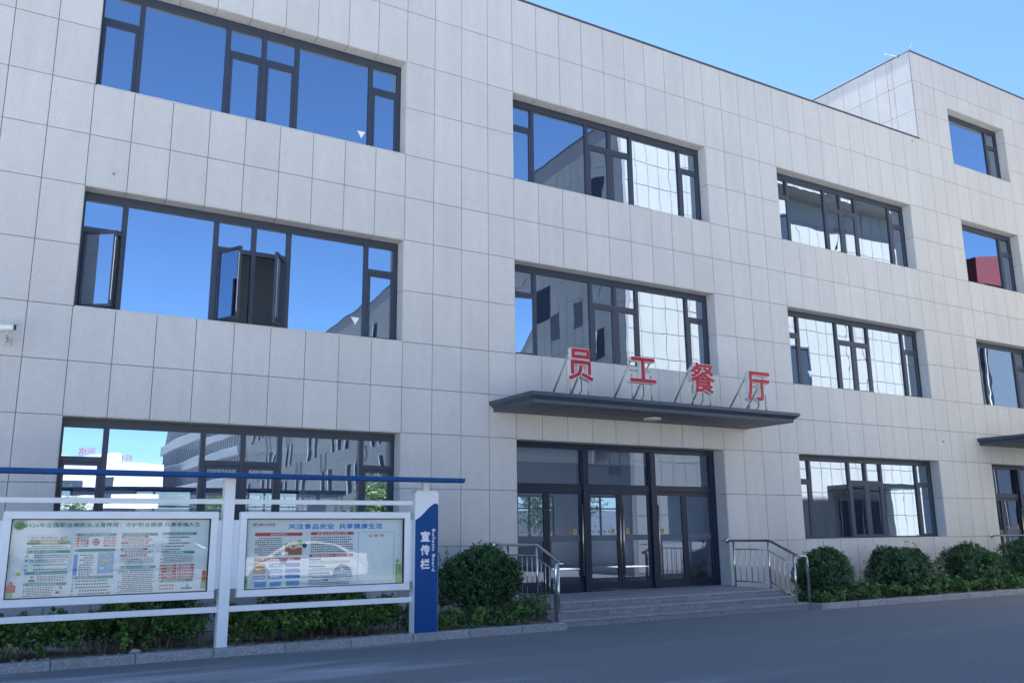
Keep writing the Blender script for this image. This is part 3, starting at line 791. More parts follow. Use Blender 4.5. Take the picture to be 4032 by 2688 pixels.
def ball_bush(name, label, x, y, rx, ry, rz, zc, n_shoots, seed, group, lean=0, leafsz=.039):
    n_shoots = int(n_shoots*1.5)
    r = np.random.default_rng(seed)
    t_ = thing(name, label, 'bush', (x, y, .09), group=group)
    d = unit(r.normal(size=(n_shoots, 3))); d[:, 2] = np.where(d[:, 2] < -.55, -d[:, 2], d[:, 2])
    rad = lump(d, seed)*r.uniform(.93, 1.05, n_shoots)
    ext = r.random(n_shoots) < .10; rad[ext] *= r.uniform(1.03, 1.13, ext.sum())
    tips = d*rad[:, None]*np.array([rx, ry, rz])+np.array([lean, 0, zc-.09])
    di = unit(d*.8+np.array([0, 0, .5])+r.normal(size=d.shape)*.2)
    a = shoots(tips, di, 13, leafsz, .10, r)
    n2 = n_shoots*6; d2 = unit(r.normal(size=(n2, 3))); rr = r.uniform(.45, .95, n2)
    p2 = d2*rr[:, None]*np.array([rx, ry, rz])+np.array([lean, 0, zc-.09])
    p2[:, 2] = np.maximum(p2[:, 2], .05)
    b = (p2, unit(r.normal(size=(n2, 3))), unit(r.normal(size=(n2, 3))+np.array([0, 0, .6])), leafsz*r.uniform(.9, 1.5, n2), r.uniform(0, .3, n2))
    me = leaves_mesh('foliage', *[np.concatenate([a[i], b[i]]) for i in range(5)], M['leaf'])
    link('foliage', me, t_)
    m = MB()
    for i in range(11):
        th = r.uniform(0, 6.28); q = r.uniform(.3, .8)
        m.tube([(r.uniform(-.06,.06), r.uniform(-.06,.06), -.06), (math.cos(th)*rx*q*.4, math.sin(th)*ry*q*.4, zc*.5), (math.cos(th)*rx*q+lean, math.sin(th)*ry*q, zc-.09+rz*r.uniform(-.1,.5))], [.022, .013, .005], 5)
    m.build('stem', M['twig'], t_, kind='stuff')
def hedge(label, x0, x1, y0, y1, htop, n, seed, base=None, leafsz=.058, group=None):
    """row of low clipped shrubs; htop(x) gives the top"""
    r = np.random.default_rng(seed); base = (.2 if htop((x0+x1)/2) > .45 else .10) if base is None else base
    t_ = thing('hedge', label, 'hedge', ((x0+x1)/2, (y0+y1)/2, .09), group=group); cx, cy = (x0+x1)/2, (y0+y1)/2
    X = r.uniform(x0, x1, n); u = r.random(n)
    H = np.array([htop(v) for v in X])
    H = H*(1+.16*np.sin(X*7.3+seed)*np.sin(X*3.1)+.10*np.sin(X*17))
    k = r.random(n)
    top = k < .45
    Yv = np.where(top, r.uniform(y0+.03, y1-.03, n), y0+r.normal(size=n)*.03+.05*np.sin(X*11+seed)+.05*np.sin(X*5.3))
    back = (~top) & (r.random(n) < .15); Yv = np.where(back, y1+r.normal(size=n)*.03, Yv)
    edge = 1-np.abs((Yv-(y0+y1)/2)/((y1-y0)/2))**3*.25
    Zv = np.where(top, H*edge*r.uniform(.88, 1.04, n), base+(H-base)*r.random(n)**.5*.98)
    dirs = np.stack([r.normal(size=n)*.3, np.where(top, r.normal(size=n)*.3, np.where(back, .7, -.7)), np.where(top, 1.0, .55)+r.normal(size=n)*.2], 1)
    tips = np.stack([X-cx, Yv-cy, Zv-.09], 1)
    a = shoots(tips, unit(dirs), 10, leafsz, .12, r)
    n2 = n*4; X2 = r.uniform(x0, x1, n2); H2 = np.array([htop(v) for v in X2]); Z2 = base+(H2*.90-base)*r.random(n2)**.6
    p2 = np.stack([X2-cx, r.uniform(y0+.08, y1-.05, n2)-cy, Z2-.09], 1)
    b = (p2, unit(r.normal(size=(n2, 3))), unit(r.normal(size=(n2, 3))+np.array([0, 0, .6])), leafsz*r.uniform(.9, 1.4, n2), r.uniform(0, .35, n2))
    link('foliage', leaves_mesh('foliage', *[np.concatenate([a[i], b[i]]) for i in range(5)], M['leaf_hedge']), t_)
    m = MB()
    for i in range(int((x1-x0)*26)):
        xx = r.uniform(x0, x1)-cx; yy = r.uniform(y0+.08, y1-.05)-cy; h = htop(xx+cx)*r.uniform(.45, .85)
        m.tube([(xx, yy, -.03), (xx+r.uniform(-.05,.05), yy+r.uniform(-.06,.03), h*.5), (xx+r.uniform(-.13,.13), yy+r.uniform(-.15,.05), h)], [.009, .006, .003], 4)
    m.build('stem', M['twig'], t_, kind='stuff')
BG = 'clipped round bushes along the wall'
ball_bush('round_bush', 'large clipped round bush between the blue pillar and the left handrail', 6.93, -1.22, .80, .64, .58, .76, 950, 11, BG)
ball_bush('round_bush', 'clipped round bush touching the right handrail of the entrance steps', 15.75, -1.45, .70, .62, .58, .57, 700, 12, BG)
ball_bush('round_bush', 'broad clipped round bush below the ground floor window, second right of the steps', 18.75, -1.25, .98, .72, .60, .62, 900, 13, BG)
ball_bush('round_bush', 'clipped round bush below the wall between the window and the second entrance', 21.75, -1.25, .88, .70, .55, .61, 760, 14, BG)
ball_bush('round_bush', 'clipped round bush cut by the right edge of the picture, before the far handrail', 24.35, -1.25, .80, .68, .64, .66, 600, 15, BG)
ball_bush('round_bush', 'dark round bush behind the left glazed notice case', 1.35, -.85, .75, .55, .42, .48, 420, 16, BG)
ball_bush('round_bush', 'dark round bush behind the right glazed notice case, near the blue pillar', 4.15, -.75, .95, .5, .40, .44, 420, 17, BG)
hedge('low leafy hedge behind the kerb, under the left notice case', -7, 1.95, -2.12, -1.35, lambda x: .60+.05*math.sin(x*1.9), 2100, 21, group='low hedges')
hedge('low leafy hedge between the middle post and the blue pillar of the notice board', 2.25, 4.98, -2.12, -1.3, lambda x: .54+.14*math.exp(-((x-4.1)/.6)**2), 800, 22, group='low hedges')
hedge('low shrubs round the foot of the large round bush, left of the steps', 5.05, 7.78, -2.2, -1.5, lambda x: .38+.16*math.exp(-((x-7.6)/.4)**2)+.1*math.exp(-((x-5.1)/.3)**2), 520, 23, leafsz=.038, group='low hedges')
hedge('low hedge between the first and second round bush right of the steps', 14.5, 17.9, -2.15, -1.35, lambda x: .34+.07*math.sin(x*2), 420, 24, group='low hedges')
hedge('low hedge between the broad bush and the bush right of it', 18.0, 21.2, -2.15, -1.35, lambda x: .37+.06*math.sin(x*3), 420, 25, group='low hedges')
hedge('low hedge at the far right, before the second entrance', 21.3, 24.9, -2.15, -1.35, lambda x: .38+.06*math.sin(x*2.5), 400, 26, group='low hedges')
# thin sprigs
def sprig(label, x, y, h, seed, n=26, lean=0):
    r = np.random.default_rng(seed); t_ = thing('sapling', label, 'plant', (x, y, .09))
    m = MB(); P = []; D = []
    for k in range(4):
        a = r.uniform(0, 6.28); e = np.array([math.cos(a)*.13+lean, math.sin(a)*.1, h*r.uniform(.75, 1)])
        mid = e*np.array([.4, .4, .55]); m.tube([(0, 0, -.03), tuple(mid), tuple(e)], [.006, .004, .0015], 4)
        for u in np.linspace(.45, 1, n//4):
            q = mid+(e-mid)*(u-.45)/.55; P.append(q); D.append(unit(r.normal(size=(1, 3)))[0])
    P = np.array(P); D = np.array(D); N_ = len(P)
    link('foliage', leaves_mesh('foliage', np.repeat(P, 2, 0), unit(r.normal(size=(N_*2, 3))), unit(np.repeat(D, 2, 0)*np.tile([[1],[-1]], (N_, 1))+np.array([0, 0, .4])), r.uniform(.04, .065, N_*2), r.uniform(.1, .6, N_*2), M['leaf_hedge']), t_)
    m.build('stem', M['twig'], t_, kind='stuff')
sprig('thin leafy sprig rising behind the left shoulder of the large round bush', 6.35, -.75, 1.35, 31)
sprig('thin leafy sprig against the wall left of the second entrance', 23.2, -.4, 1.25, 32)
sprig('sparse dry sprig between the second and third round bush right of the steps', 20.3, -.5, 1.35, 33, n=10)
# stones and clods on the soil
def rock(x, y, s, label=None, seed=0):
    r = random.Random(seed); m = MB(); n = 6
    vv = []
    for i in range(5):
        for k in range(n):
            th = 2*math.pi*k/n+i*.4; ph = math.pi*i/4; q = s*(1+r.uniform(-.22,.22))
            vv.append((math.cos(th)*math.sin(ph)*q, math.sin(th)*math.sin(ph)*q*.85, math.cos(ph)*q*.65))
    ff = [(i*n+k, i*n+(k+1)%n, (i+1)*n+(k+1)%n, (i+1)*n+k) for i in range(4) for k in range(n)]
    return [(a+x, b+y, c+.10+s*.25) for a, b, c in vv], ff
v_, f_ = rock(1.02, -2.22, .07, seed=3); me = bpy.data.meshes.new('rock'); me.from_pydata([(a-1.02, b+2.22, c-.1) for a, b, c in v_], [], f_); me.materials.append(M['rock'])
o = link('rock', me, loc=(1.02, -2.22, .1)); o['label'] = 'pale fist sized rock on the soil at the foot of the left hedge'; o['category'] = 'rock'
vv, ff = [], []
for i in range(1500):
    x = random.choice((random.uniform(-6, 7.8), random.uniform(-1, 5.5), random.uniform(14.5, 26))); y = -2.41+abs(random.gauss(0, .18)); s = random.uniform(.006, .03)
    a, b = rock(x, y, s, seed=i); k = len(vv); vv += [(p, q, z-.02) for p, q, z in a]; ff += [tuple(k+j for j in q) for q in b]
me = bpy.data.meshes.new('gravel'); me.from_pydata(vv, [], ff); me.materials.append(M['rock']); link('gravel', me, kind='stuff', label='small stones and clods scattered on the soil along the kerb')
# ------------------------------------------------------------------ notice board
P = {}
def pcol(n, c, r=.55): P[n] = mat('print_'+n, c, r); return P[n]
pcol('paper', (.86, .89, .88)); pcol('teal', (.02, .30, .24)); pcol('green', (.16, .42, .08)); pcol('lgreen', (.35, .55, .22))
pcol('red', (.62, .05, .06)); pcol('ink', (.10, .11, .13)); pcol('blue', (.03, .22, .62)); pcol('lblue', (.16, .42, .72)); pcol('sky', (.28, .48, .66))
pcol('orange', (.85, .35, .08)); pcol('yellow', (.75, .62, .08)); pcol('white', (.78, .80, .80)); pcol('skin', (.75, .5, .4)); pcol('title', (.03, .24, .19)); pcol('navy', (.03, .10, .36)); pcol('brown', (.35, .16, .07))
board = thing('notice_board', 'white framed notice board with blue roof, two glazed cases and a blue end pillar', 'notice board')
BY = -2.40
def box_part(name, x0, x1, y0, y1, z0, z1, m_, parent=board, bev=.004):
    m = MB(); m.box(x0, x1, y0, y1, z0, z1, bev=bev); return m.build(name, m_, parent)
box_part('post', 2.035, 2.185, BY-.05, BY+.10, .06, 2.44, M['white_paint'])
box_part('post', -.99, -.84, BY-.05, BY+.10, .06, 2.44, M['white_paint'])
for (a, b) in ((-.84, 2.035), (2.185, 5.02)):
    box_part('rail', a+.001, b-.001, BY-.02, BY+.05, 2.085, 2.155, M['white_paint']); box_part('rail', a+.001, b-.001, BY-.02, BY+.05, .585, .665, M['white_paint'])
m = MB(); m.box(2.0, 2.22, BY-.08, BY+.13, .06, .085, bev=.003); m.build('base_plate', M['white_paint'], board)
# blue roof, a shallow tray, thicker at the front
def roof_seg(x0, x1):
    m = MB()
    prof = [(-2.78, 2.455), (-2.78, 2.505), (-2.76, 2.512), (-2.05, 2.56), (-2.05, 2.475), (-2.70, 2.437)]
    n = len(prof); b = len(m.v)
    m.v += [(x0, y, z) for y, z in prof]+[(x1, y, z) for y, z in prof]
    m.f += [tuple(range(b, b+n)), tuple(range(b+n, b+2*n))[::-1]]+[(b+i, b+n+i, b+n+(i+1)%n, b+(i+1)%n) for i in range(n)]; m.m += [0]*(n+2)
    return m.build('roof', M['blue_paint'], board)
roof_seg(-1.45, 5.78)
m = MB(); m.box(-1.45, 5.78, -2.786, -2.7805, 2.475, 2.482); m.build('roof_trim', M['blue_paint'], board)
box_part('roof_bracket', 5.20, 5.30, BY-.03, BY+.08, 2.31, 2.47, M['white_paint'])
# end pillar
def rrect(x0, x1, z0, z1, r, top=True):
    pts = [(x0, z0), (x1, z0)]
    for k in range(7): th = math.pi/2*k/6; pts.append((x1-r+r*math.cos(th), z1-r+r*math.sin(th)))
    for k in range(7): th = math.pi/2+math.pi/2*k/6; pts.append((x0+r+r*math.cos(th), z1-r+r*math.sin(th)))
    return pts
pl = MB(); pl.prism(rrect(5.025, 5.44, .05, 2.315, .055), BY-.09, BY+.09); po = pl.build('pillar', M['white_paint'], board)
pts = [(5.031, .06), (5.434, .06), (5.434, 2.07)]
for k in range(6): th = math.pi/2*k/5; pts.append((5.434-.05+.05*math.cos(th), 2.07+.045*math.sin(th)))
for k in range(9):
    u = k/8; pts.append((5.37-(5.37-5.031)*u, 2.115-(2.115-1.85)*(u**1.0)+.012*math.sin(u*math.pi*2)))
m = MB(); m.prism(pts, BY-.097, BY-.0905); m.build('blue_panel', M['blue_paint'], po)
for i, ch in enumerate('宣传栏'):
    me = stand_text(text_mesh(ch, .2, M['white_print'], extrude=.002, offset=.008), 5.205, BY-.0995, 1.595-i*.215, h=.165, w=.165); link('pillar_lettering', me, po)
me = text_mesh('Bulletin Board', .09, M['white_print'], extrude=.002, offset=.0015, spacing=1.12)
stand_text(me, 0, 0, 0, w=.66, h=.055)
link('pillar_lettering', me, po, loc=(5.352, BY-.0995, 1.38), rot=(0, math.pi/2, 0))

def case(x0, x1, title_fn):
    """frame outer x0..x1, z .78...1.97"""
    z0, z1 = .78, 1.975
    f = MB(); w = .098
    f.box(x0, x1, BY-.075, BY+.03, z1-w, z1, bev=.006); f.box(x0, x1, BY-.075, BY+.03, z0, z0+w, bev=.006)
    f.box(x0, x0+w, BY-.0735, BY+.03, z0+w, z1-w, bev=.006); f.box(x1-w, x1, BY-.0735, BY+.03, z0+w, z1-w, bev=.006)
    fo = f.build('display_case', M['white_paint'], board)
    b = MB(); b.box(x0+.02, x1-.02, BY+.03, BY+.075, z0+.02, z1-.02); b.build('back_panel', M['white_paint'], fo)
    ix0, ix1, iz0, iz1 = x0+w, x1-w, z0+w, z1-w
    gk = MB(); ring(gk, ix0, ix1, iz0, iz1, .012, BY-.062, BY-.01, bev=0); gk.build('rubber_seal', M['gasket'], fo)
    p_ = MB(); p_.box(ix0, ix1, BY-.0, BY+.008, iz0, iz1); po_ = p_.build('poster', P['paper'], fo)
    pane(fo, ix0+.012, ix1-.012, iz0+.012, iz1-.012, BY-.05, 'glass_board')
    title_fn(po_, fo, ix0+.012, ix1-.012, iz0+.012, iz1-.012)
    return fo
class Print:
    def __init__(s, fo, x0, x1, z0, z1):
        s.fo = fo; s.x0, s.x1, s.z0, s.z1 = x0, x1, z0, z1; s.g = {}; s.y = BY-.0012
    def X(s, u): return s.x0+(s.x1-s.x0)*u
    def Z(s, v): return s.z1-(s.z1-s.z0)*v
    def mb(s, c, lay=0): return s.g.setdefault((c, lay), MB())
    def rect(s, c, u0, u1, v0, v1, lay=0):
        y = s.y-lay*.0006; s.mb(c, lay).quad((s.X(u0), y, s.Z(v1)), (s.X(u1), y, s.Z(v1)), (s.X(u1), y, s.Z(v0)), (s.X(u0), y, s.Z(v0)))
    def pill(s, c, u0, u1, v0, v1, lay=0):
        y = s.y-lay*.0006; xa, xb, za, zb = s.X(u0), s.X(u1), s.Z(v1), s.Z(v0); r = (zb-za)/2; cz = (za+zb)/2; pts = []
        for k in range(7): th = -math.pi/2+math.pi*k/6; pts.append((xb-r+r*math.cos(th), y, cz+r*math.sin(th)))
        for k in range(7): th = math.pi/2+math.pi*k/6; pts.append((xa+r+r*math.cos(th), y, cz+r*math.sin(th)))
        s.mb(c, lay).poly(pts)
    def disc(s, c, u, v, r, lay=0, sx=1, sz=1, a0=0, a1=360):
        y = s.y-lay*.0006; s.mb(c, lay).poly([(s.X(u)+r*sx*math.cos(math.radians(a)), y, s.Z(v)+r*sz*math.sin(math.radians(a))) for a in np.linspace(a0, a1, 17)[:16 if a1-a0 >= 360 else 17]])
    def lines(s, u0, u1, v0, v1, n, c='ink', lay=1, hgt=.5, rag=.12, ch=.013):
        dv = (v1-v0)/n
        for i in range(n):
            u = u0+(0.02 if random.random() < .25 else 0); ue = u1-random.random()*rag*(u1-u0)
            while u < ue:
                w = ch*random.uniform(.62, .85); s.rect(c, u, min(u+w, ue), v0+i*dv+dv*(1-hgt)/2, v0+i*dv+dv*(1+hgt)/2, lay); u += ch
    def text(s, txt, u, v, h, c, w=None, lay=2, offset=.0, anchor='c', spacing=1.0):
        me = text_mesh(txt, .1, P[c], offset=offset, resolution=1, spacing=spacing)
        stand_text(me, s.X(u), s.y-lay*.0006, s.Z(v), h=h*(s.z1-s.z0), w=(w*(s.x1-s.x0) if w else None), anchor=anchor); link('poster_lettering', me, s.fo)
    def done(s):
        for (c, lay), m in s.g.items(): m.build('poster_print', P[c], s.fo, kind='stuff')
def poster_one(po_, fo, x0, x1, z0, z1):
    R = Print(po_, x0, x1, z0, z1)
    # green leaf corners and fruit
    for (u, v, r_, c) in ((.02, .03, .10, 'lgreen'), (.045, .08, .07, 'green'), (.01, .10, .05, 'lgreen')): R.disc(c, max(u, .035), max(v, .075), r_*.62, 0 if c == 'lgreen' else 1)
    R.rect('lgreen', 0, .035, .93, 1, 1); R.rect('red', .0, .045, .84, .93, 1); R.disc('skin', .025, .82, .022, 2); R.disc('red', .02, .80, .012, 3); R.disc('yellow', .05, .70, .022, 1)
    R.rect('red', .975, 1, .72, .88, 1); R.rect('lgreen', .972, 1, .88, .97, 1); R.disc('orange', .98, .80, .02, 2)
    R.text('2026年全国职业病防治法宣传周：守护职业健康 共享幸福人生', .505, .068, .062, 'title', w=.89, offset=.0028)
    def pill(u0, u1, v, txt=''):
        R.pill('teal', u0, u1, v-.020, v+.020, 1); R.disc('white', u0+.009, v, .014, 2); R.rect('red', u0+.006, u0+.012, v-.005, v+.005, 3); R.rect('red', u0+.008, u0+.010, v-.013, v+.013, 3)
        if txt: R.text(txt, u0+.025, v, .026, 'white', lay=3, anchor='l', offset=.001)
    # column one
    R.rect('white', .075, .285, .19, .30, 1); R.disc('lgreen', .11, .295, .05, 2, sx=1.6, sz=.5); R.disc('lgreen', .25, .29, .05, 2, sx=1.5, sz=.55)
    R.rect('lgreen', .075, .285, .295, .325, 2); R.text('第24个《职业病防治法》宣传周', .18, .235, .028, 'red', w=.17, lay=4, offset=.001)
    R.lines(.09, .26, .25, .29, 1, 'red', 4)
    R.lines(.08, .285, .335, .385, 2); pill(.078, .285, .415, '职业病防治法宣传周活动')
    for i, c in enumerate(('orange', 'lblue', 'lgreen', 'sky')):
        R.rect(c, .075, .09, .455+i*.06, .485+i*.06, 1); R.lines(.097, .28, .45+i*.06, .50+i*.06-(.02 if i > 1 else 0), 2 if i < 2 else 1)
    pill(.078, .283, .69, '什么是职业病？')
    R.disc('brown', .115, .745, .018, 1); R.disc('skin', .115, .752, .012, 2); R.rect('teal', .10, .13, .772, .80, 1); R.lines(.14, .28, .725, .80, 4)
    pill(.078, .283, .835, '职业病防治法宣传周的由来'); R.lines(.08, .225, .865, .99, 6)
    R.disc('brown', .255, .885, .021, 1); R.disc('skin', .255, .892, .014, 2); R.rect('white', .245, .265, .915, .985, 2); R.rect('ink', .232, .25, .93, .96, 3)
    # column two
    pill(.305, .51, .20, '职业病防治法赋予劳动者权利')
    for i in range(4):
        v = .245+i*.035; R.pill('red', .305, .372, v-.012, v+.012, 1); R.pill('red', .445, .51, v-.012, v+.012, 1)
        R.disc('white', .311, v, .008, 2); R.disc('white', .504, v, .008, 2); R.lines(.325, .368, v-.007, v+.007, 1, 'white', 3, 1.0); R.lines(.452, .498, v-.007, v+.007, 1, 'white', 3, 1.0)
    R.disc('red', .408, .30, .046, 1); R.text('八项', .408, .285, .030, 'white', lay=3, offset=.001); R.text('权利', .408, .322, .030, 'white', lay=3, offset=.001)
    pill(.305, .51, .405); R.rect('blue', .306, .325, .46, .735, 1); R.lines(.335, .41, .455, .74, 9, rag=.3)
    R.rect('sky', .425, .505, .44, .72, 1); R.disc('yellow', .465, .56, .045, 2, sx=1.25, sz=.75, a0=0, a1=180); R.rect('ink', .4645, .466, .56, .62, 3)
    R.disc('skin', .452, .585, .013, 3); R.rect('lblue', .44, .466, .61, .70, 2); R.rect('white', .437, .458, .63, .67, 3)
    for (a, b) in ((.455, .47), (.475, .50), (.49, .54)): R.rect('white', a, a+.004, b-.02, b, 2)
    pill(.305, .51, .765, '我国职业病五大特点')
    for i, c in enumerate(('orange', 'sky', 'lblue', 'red', 'sky')): R.disc(c, .311, .81+i*.042, .012, 1); R.lines(.325, .50, .80+i*.042, .82+i*.042, 1, hgt=.9)
    # column three
    pill(.535, .725, .20, '用人单位的主要责任')
    for i, v in enumerate((.235, .315, .40, .485)):
        R.rect('red', .535, .675, v-.012, v+.014, 1); R.lines(.55, .665, v-.007, v+.009, 1, 'white', 3, 1.0); R.lines(.54, .715, v+.02, v+.065+(.05 if i == 3 else 0), 2 if i < 3 else 4)
    pill(.535, .725, .645, '劳动者如何保护自己的健康'); R.lines(.535, .725, .68, .985, 12)
    # column four
    pill(.745, .935, .195, '为什么要制定《职业病防治法》')
    for i, c in enumerate(('orange', 'sky', 'lblue', 'red', 'sky')): R.disc(c, .752, .245+i*.042, .010, 1); R.lines(.765, .90, .236+i*.042, .253+i*.042, 1, hgt=.9, rag=.4)
    pill(.745, .93, .455, '什么是职业健康检查？'); R.lines(.745, .93, .485, .60, 5)
    for i in range(5):
        v = .635+i*.041
        for (a, b) in ((.745, .835), (.84, .93)): R.rect('red', a, b, v-.014, v+.014, 1); R.disc('white', a+.008, v, .008, 2); R.lines(a+.02, b-.012, v-.007, v+.007, 1, 'white', 3, 1.0)
    pill(.745, .93, .845, '我国职业病防治工作方针'); R.lines(.75, .835, .885, .975, 2, 'red', hgt=.4); 
    R.rect('ink', .865, .925, .945, .965, 1); R.disc('skin', .90, .895, .010, 1); R.rect('lblue', .893, .908, .905, .945, 1)
    R.done()
def poster_two(po_, fo, x0, x1, z0, z1):
    R = Print(po_, x0, x1, z0, z1)
    R.rect('lgreen', .955, 1, .70, 1, 0); R.disc('green', .985, .78, .03, 1, sx=.4); R.disc('lgreen', .968, .66, .03, 1); R.rect('lgreen', 0, .02, .8, 1, 0); R.disc('green', .01, .9, .02, 1)
    R.text('XET', .05, .075, .038, 'navy', lay=2, offset=.003, w=.035); R.text('鑫尔特泵阀', .12, .075, .036, 'ink', lay=2, w=.095, offset=.001)
    R.rect('orange', .03, .17, .103, .108, 1)
    R.text('关注食品安全  共享健康生活', .555, .105, .085, 'blue', w=.61, lay=2, offset=.003)
    R.pill('red', .05, .34, .195, .245, 1); R.text('食品安全的含义', .195, .22, .036, 'white', lay=3, offset=.0015)
    R.pill('red', .39, .67, .190, .238, 1); R.text('饮食卫生安全好习惯', .53, .214, .036, 'white', lay=3, offset=.0015, w=.2)
    R.lines(.055, .225, .265, .53, 9)
    R.rect('brown', .235, .34, .42, .53, 1); R.disc('skin', .287, .43, .055, 2, sz=.3)
    for (u, v, c) in ((.245, .385, 'green'), (.27, .36, 'lgreen'), (.30, .37, 'orange'), (.325, .345, 'green'), (.345, .365, 'lgreen'), (.355, .395, 'navy'), (.285, .40, 'red')): R.disc(c, u, v, .035 if c != 'red' else .018, 3)
    R.lines(.395, .67, .255, .505, 7)
    R.pill('red', .05, .335, .565, .615, 1); R.text('食品安全的五大要点', .195, .59, .036, 'white', lay=3, w=.2, offset=.0015)
    for i in range(3):
        v = .645+i*.085; R.pill('orange', .05, .125, v, v+.06, 1) if i < 2 else R.pill('lblue', .05, .125, v, v+.06, 1)
        R.pill('lblue', .14, .225, v, v+.06, 1); R.pill('blue', .24, .335, v, v+.06, 1); R.lines(.06, .12, v+.02, v+.04, 1, 'white', 3, .9); R.lines(.15, .22, v+.02, v+.04, 1, 'white', 3, .9)
    for a, b in ((.06, .13), (.15, .22), (.25, .33)): R.rect('lblue', a, b, .905, .985, 1)
    R.pill('red', .385, .67, .525, .572, 1); R.text('健康饮食建议之“五要五不要”', .53, .548, .034, 'white', lay=3, w=.25, offset=.0015)
    for i, (c, u1) in enumerate((('lblue', .46), ('lblue', .49), ('lblue', .52), ('lblue', .51))):
        v = .59+i*.105; R.rect('blue', .385, u1, v, v+.025, 1); R.lines(.39, .67, v+.035, v+.085, 2)
    y = .003
    for (a, b, c, d) in ((.70, .945, .195, .199), (.70, .945, .955, .959), (.70, .7025, .199, .955), (.9425, .945, .199, .955)): R.rect('blue', a, b, c, d, 1)
    R.text('公 告 栏', .82, .255, .045, 'red', lay=2, w=.11, offset=.002)
    R.done()
case(-.712, 1.963, poster_one); case(2.275, 4.955, poster_two)
for (a, b) in ((1.963, 2.035), (2.185, 2.275), (4.955, 5.025), (-.84, -.712)):
    box_part('side_bracket', a-.02 if a != 2.185 else a, b+.02 if b not in (2.035, 5.025) else b, BY+.0, BY+.05, .90, 1.86, M['white_paint'])

# ------------------------------------------------------------------ small things on the wall
cc = thing('security_camera', 'white bullet security camera fixed to the wall at the left edge', 'security camera', (-.86, 0, 4.60))
m = MB(); pr = [(0, 0), (.045, 0), (.05, .01), (.05, .26), (0, .26)]
mm = MB(); mm.box(-.055, .055, -.02, .34, -.045, .045, bev=.02); mm.build('housing', M['cctv'], cc, loc=(.05, -.36, .20), rot=(0, 0, math.radians(62)))
mm = MB(); mm.box(-.065, .065, -.06, .34, .047, .056, bev=.004); mm.build('sun_shield', M['cctv'], cc, loc=(.05, -.36, .20), rot=(0, 0, math.radians(62)))
mm = MB(); mm.lathe((0, 0, 0), [(0, -.024), (.034, -.024), (.042, -.021)], 20, axis='y'); mm.build('lens_cap', M['black'], cc, loc=(.05, -.36, .20), rot=(0, 0, math.radians(62)))
mm = MB(); mm.tube([(-.03, -.33, .16), (-.03, -.30, .10), (-.02, -.18, .04)], .018, 8); mm.tube([(-.02, -.2, .045), (-.02, 0, .045)], .026, 10); mm.build('bracket', M['cctv_bracket'], cc, smooth=True)
mm = MB(); mm.box(-.08, .04, -.03, -.002, -.02, .11, bev=.008); mm.build('base_plate', M['cctv_bracket'], cc)
for (ax, az, par) in ((23.03, 4.10, canteen), (.42, 7.72, canteen), (23.2, 13.60, canteen)):
    mm = MB(); mm.lathe((ax, 0, az), [(0, -.045), (.018, -.045), (.022, -.03), (.022, .0)], 10, axis='y'); mm.build('wall_anchor', M['steel_dull'], par)
lr = thing('lightning_rod', 'three pronged lightning rod on the front corner of the tall block roof', 'lightning rod', (23.70, .05, 16.9))
m = MB(); m.tube([(0, 0, -.03), (0, 0, .12)], .012, 6); m.build('stem', M['steel_dull'], lr)
for e in ((-.13, 0, .26), (.0, .05, .34), (.10, -.04, .27)):
    m = MB(); m.tube([(0, 0, .08), e], [.009, .004], 6); m.build('prong', M['steel_dull'], lr)
lc = thing('lightning_conductor', 'thin metal conductor running up the side of the tall block and over its roof edge', 'conductor', (23.5, .82, 13.8))
m = MB(); m.tube([(0, 0, -.2), (0, 0, 3.25), (0, -.05, 3.31), (0, -.42, 3.03)], .012, 6); m.build('rod', M['steel_dull'], lc)
for z in (1.0, 2.03):
    m = MB(); m.tube([(0, 0, z), (.085, 0, z)], .012, 6); m.build('clamp', M['steel_dull'], lc)
m = MB(); m.box(-.02, .05, -.46, -.40, 2.99, 3.03); m.build('lamp_head', M['steel_dull'], lc)

# ------------------------------------------------------------------ the place behind the camera (mirrored in the glass)
def box_panels(m, p0, p1, z0, z1, step=.65, rowh=1.05, skip=None, off=.0):
    """joints as recessed gaps: raised slabs on a vertical plane from p0 to p1 (xy)"""
    p0, p1 = Vector((*p0, 0)), Vector((*p1, 0)); d = (p1-p0); L = d.length; d.normalize(); nrm = Vector((d.y, -d.x, 0))
    n = int(L/step); k = int((z1-z0)/rowh); g_ = .012
    for i in range(n):
        for j in range(k):
            a, b = i*step+g_, (i+1)*step-g_; za, zb = z0+j*rowh+g_, z0+(j+1)*rowh-g_
            if skip and skip((a+b)/2, (za+zb)/2): continue
            q = [p0+d*a+nrm*.02, p0+d*b+nrm*.02, p0+d*b+nrm*.02, p0+d*a+nrm*.02]
            m.quad((*q[0].xy, za), (*q[1].xy, za), (*q[2].xy, zb), (*q[3].xy, zb))
wing = thing('opposite_building', 'granite clad building across the yard, mirrored in the canteen windows', 'building')
ZW = 18.8; FY = -10.5; WX0, WX1 = 20.4, 42.0
b = MB()
foot = [(WX0, FY), (WX1, FY), (WX1, -92), (26.0, -92)]
for i in range(4):
    a, c = foot[i], foot[(i+1)%4]; b.quad((*a, 0), (*c, 0), (*c, ZW), (*a, ZW))
b.poly([(*q, ZW) for q in foot]); b.build('wall', M['joint'], wing)
fw = [(26.3, 30.9, 8.0, 9.8), (31.9, 35.2, 0.3, 3.0), (26.0, 30.2, 13.2, 15.2), (22.3, 26.0, 1.3, 3.0)]
m = MB(); box_panels(m, (WX1, FY), (WX0, FY), .1, ZW, skip=lambda s, z: any(WX1-x1 < s < WX1-x0 and z0 < z < z1 for x0, x1, z0, z1 in fw))
m.build('front_cladding', M['stone_wing'], wing, kind='stuff')
